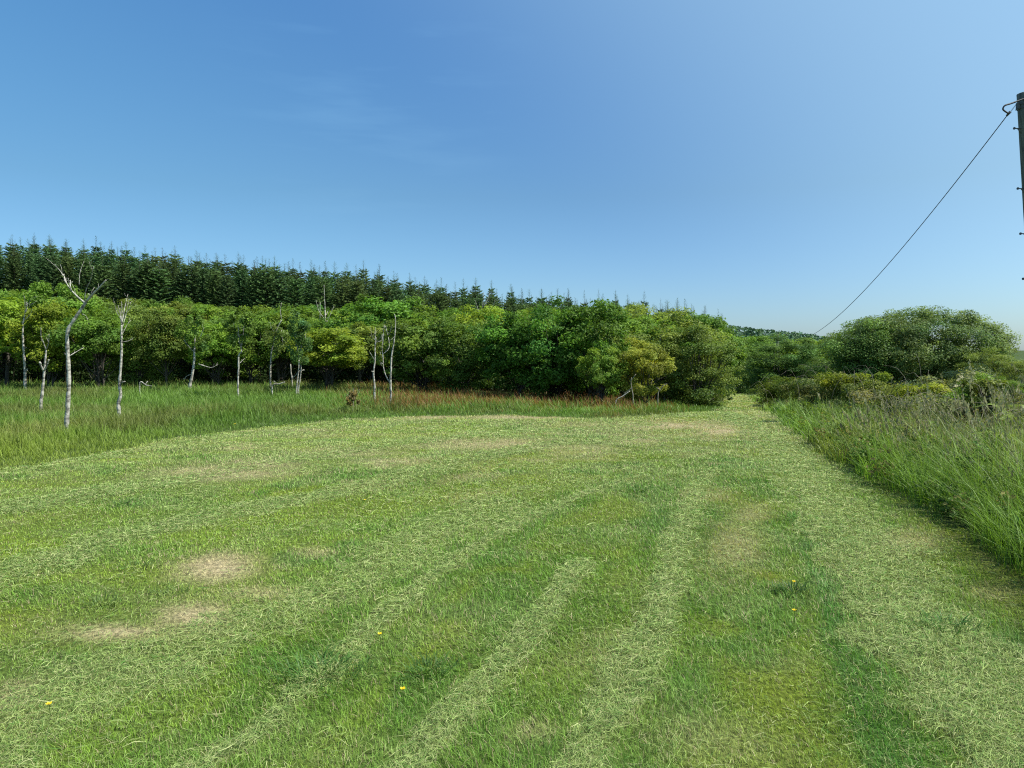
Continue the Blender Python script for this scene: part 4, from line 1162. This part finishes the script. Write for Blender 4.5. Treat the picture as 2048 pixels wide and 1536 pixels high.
pole((t3.x, 112, g3), t3, .13, .11, [(4.2, -1)], 'farthest telegraph pole, a thin grey line at the end of the lane', False)

A = P(2018, 226, Y1 - .1); B = t2 + Vector((0, 0, -.15))
cb = empty('overhead_cable', A); tag(cb, 'black overhead cable sagging from the near pole to the far one', 'cable')
mb = MB(); pts = []
for i in range(81):
    t = i / 80; t = t ** 1.3
    p_ = A.lerp(B, t); p_.z -= 4 * 2.1 * t * (1 - t); pts.append(p_ - A)
mb.tube(pts, [.009 + .006 * i / 80 for i in range(81)], (1, 1, 1), 6)
mb.build('cable', M_CABLE, cb)
mb = MB(); lp_ = smooth_path([tuple(P(u, v, Y1 - .12) - A) for u, v in ((2017, 227), (2008, 221), (2006, 217), (2010, 211), (2022, 207), (2036, 202), (2052, 196))], 4)
mb.tube(lp_, [.017] * len(lp_), (1, 1, 1), 8); mb.build('drop_loop', M_CABLE, cb)
mb = MB(); mb.tube([P(2021, 223, Y1 - .1) - A, P(2013, 232, Y1 - .05) - A], [.03, .02], (1, 1, 1), 8); mb.build('clamp', M_STEEL, cb)
for dv in (0, 2):
    mb = MB(); mb.tube([P(2020, 224 + dv, Y1 - .1) - A, P(2033, 207 + dv, Y1 - .1) - A], [.0035, .0035], (1, 1, 1), 5); mb.build('strand', M_STEEL, cb)

# ------------------------------------------------------------------ buttercups
def buttercup(u, v, label):
    x_, y_ = G(u, v + 6 * 3 / 3); g_ = float(H(x_, y_))
    o = empty('buttercup', (x_, y_, g_)); tag(o, label, 'flower', 'yellow buttercups in the grass')
    hh_ = .075; r_ = .0125 if y_ < 8 else .03
    mb = MB(); mb.tube([(0, 0, 0), (.004, 0, hh_ * .5), (0, 0, hh_)], [.0015] * 3, (.08, .14, .03), 5, False); mb.build('stem', M_GRASS, o)
    mb = MB()
    for k in range(5):
        a = k * 1.2566; ca, sa = math.cos(a), math.sin(a)
        def q_(rr, tt, zz): return (ca * rr - sa * tt, sa * rr + ca * tt, hh_ + zz)
        mb.add([q_(0, 0, 0), q_(r_ * .6, -r_ * .45, .003), q_(r_ * 1.05, -r_ * .2, .007), q_(r_ * 1.05, r_ * .2, .007), q_(r_ * .6, r_ * .45, .003)], [(0, 1, 2, 3, 4)], (.80, .58, .01))
    mb.tube([(0, 0, hh_), (0, 0, hh_ + .005)], [r_ * .25, r_ * .2], (.6, .4, .02), 8)
    mb.build('petals', M_PETAL, o, False)
for (u, v, lb) in ((806, 1411, 'buttercup nearest the bottom centre, left of the cut swath'), (99, 1439, 'buttercup in the bottom left corner of the field'), (760, 1294, 'buttercup above the bottom centre one, on the second mown band'),
                   (1588, 1242, 'buttercup on the dark green band right of centre'), (1588, 1184, 'buttercup beside a small dark weed, right of centre'), (470, 850, 'buttercup at the far mown edge on the left'), (730, 1010, 'lone buttercup in the middle of the field')):
    buttercup(u, v, lb)

# ragged dark weeds and loose tufts in the turf
def tuft(u, v, n, h, spread, col, label, name='grass_tuft', bend=.9):
    x0, y0 = G(u, v); g_ = float(H(x0, y0))
    x_ = rng.normal(0, spread, n); y_ = rng.normal(0, spread * .8, n)
    pos = np.stack([x_, y_, H(x0 + x_, y0 + y_) - g_ + .01], 1)
    yaw = np.arctan2(y_, x_) + rng.normal(0, .6, n)
    c = np.array(col)[None] * rng.uniform(.6, 1.4, (n, 1))
    me_ = blade_mesh('blades', pos, h * rng.uniform(.5, 1.1, n), np.full(n, max(.005, .001 * y0)), yaw, np.abs(rng.normal(bend, .3, n)), c, c * 1.15, tall=True)
    o = new_obj(name, me_, M_GRASS); o.location = (x0, y0, g_)
    tag(o, label, 'grass tuft', 'loose tufts standing out of the mown grass')
for a_ in ((1885, 1262, 120, .09, .10, (.06, .17, .03), 'dark green tuft missed by the mower in the right swath'),
           (1585, 1190, 120, .09, .06, (.05, .11, .025), 'small dark weed beside a buttercup, right of centre'),
           (1275, 985, 50, .07, .05, (.08, .16, .03), 'small dark tuft in the yellowish band at centre right'),
           (280, 1140, 70, .06, .08, (.08, .15, .03), 'dark tuft left of the bleached patch'),
           (205, 1215, 70, .06, .08, (.09, .15, .035), 'dark tuft above the long bleached patch at lower left'),
           (345, 1190, 80, .05, .09, (.10, .16, .04), 'dull green tuft between the two bleached patches'),
           (245, 1010, 70, .07, .09, (.08, .15, .03), 'dark tuft at middle left of the field'),
           (640, 1358, 260, .10, .12, (.07, .16, .03), 'lush tuft on the edge of the second swath'),
           (860, 1350, 160, .07, .08, (.07, .15, .03), 'low lush tuft right of the second swath')):
    tuft(*a_)
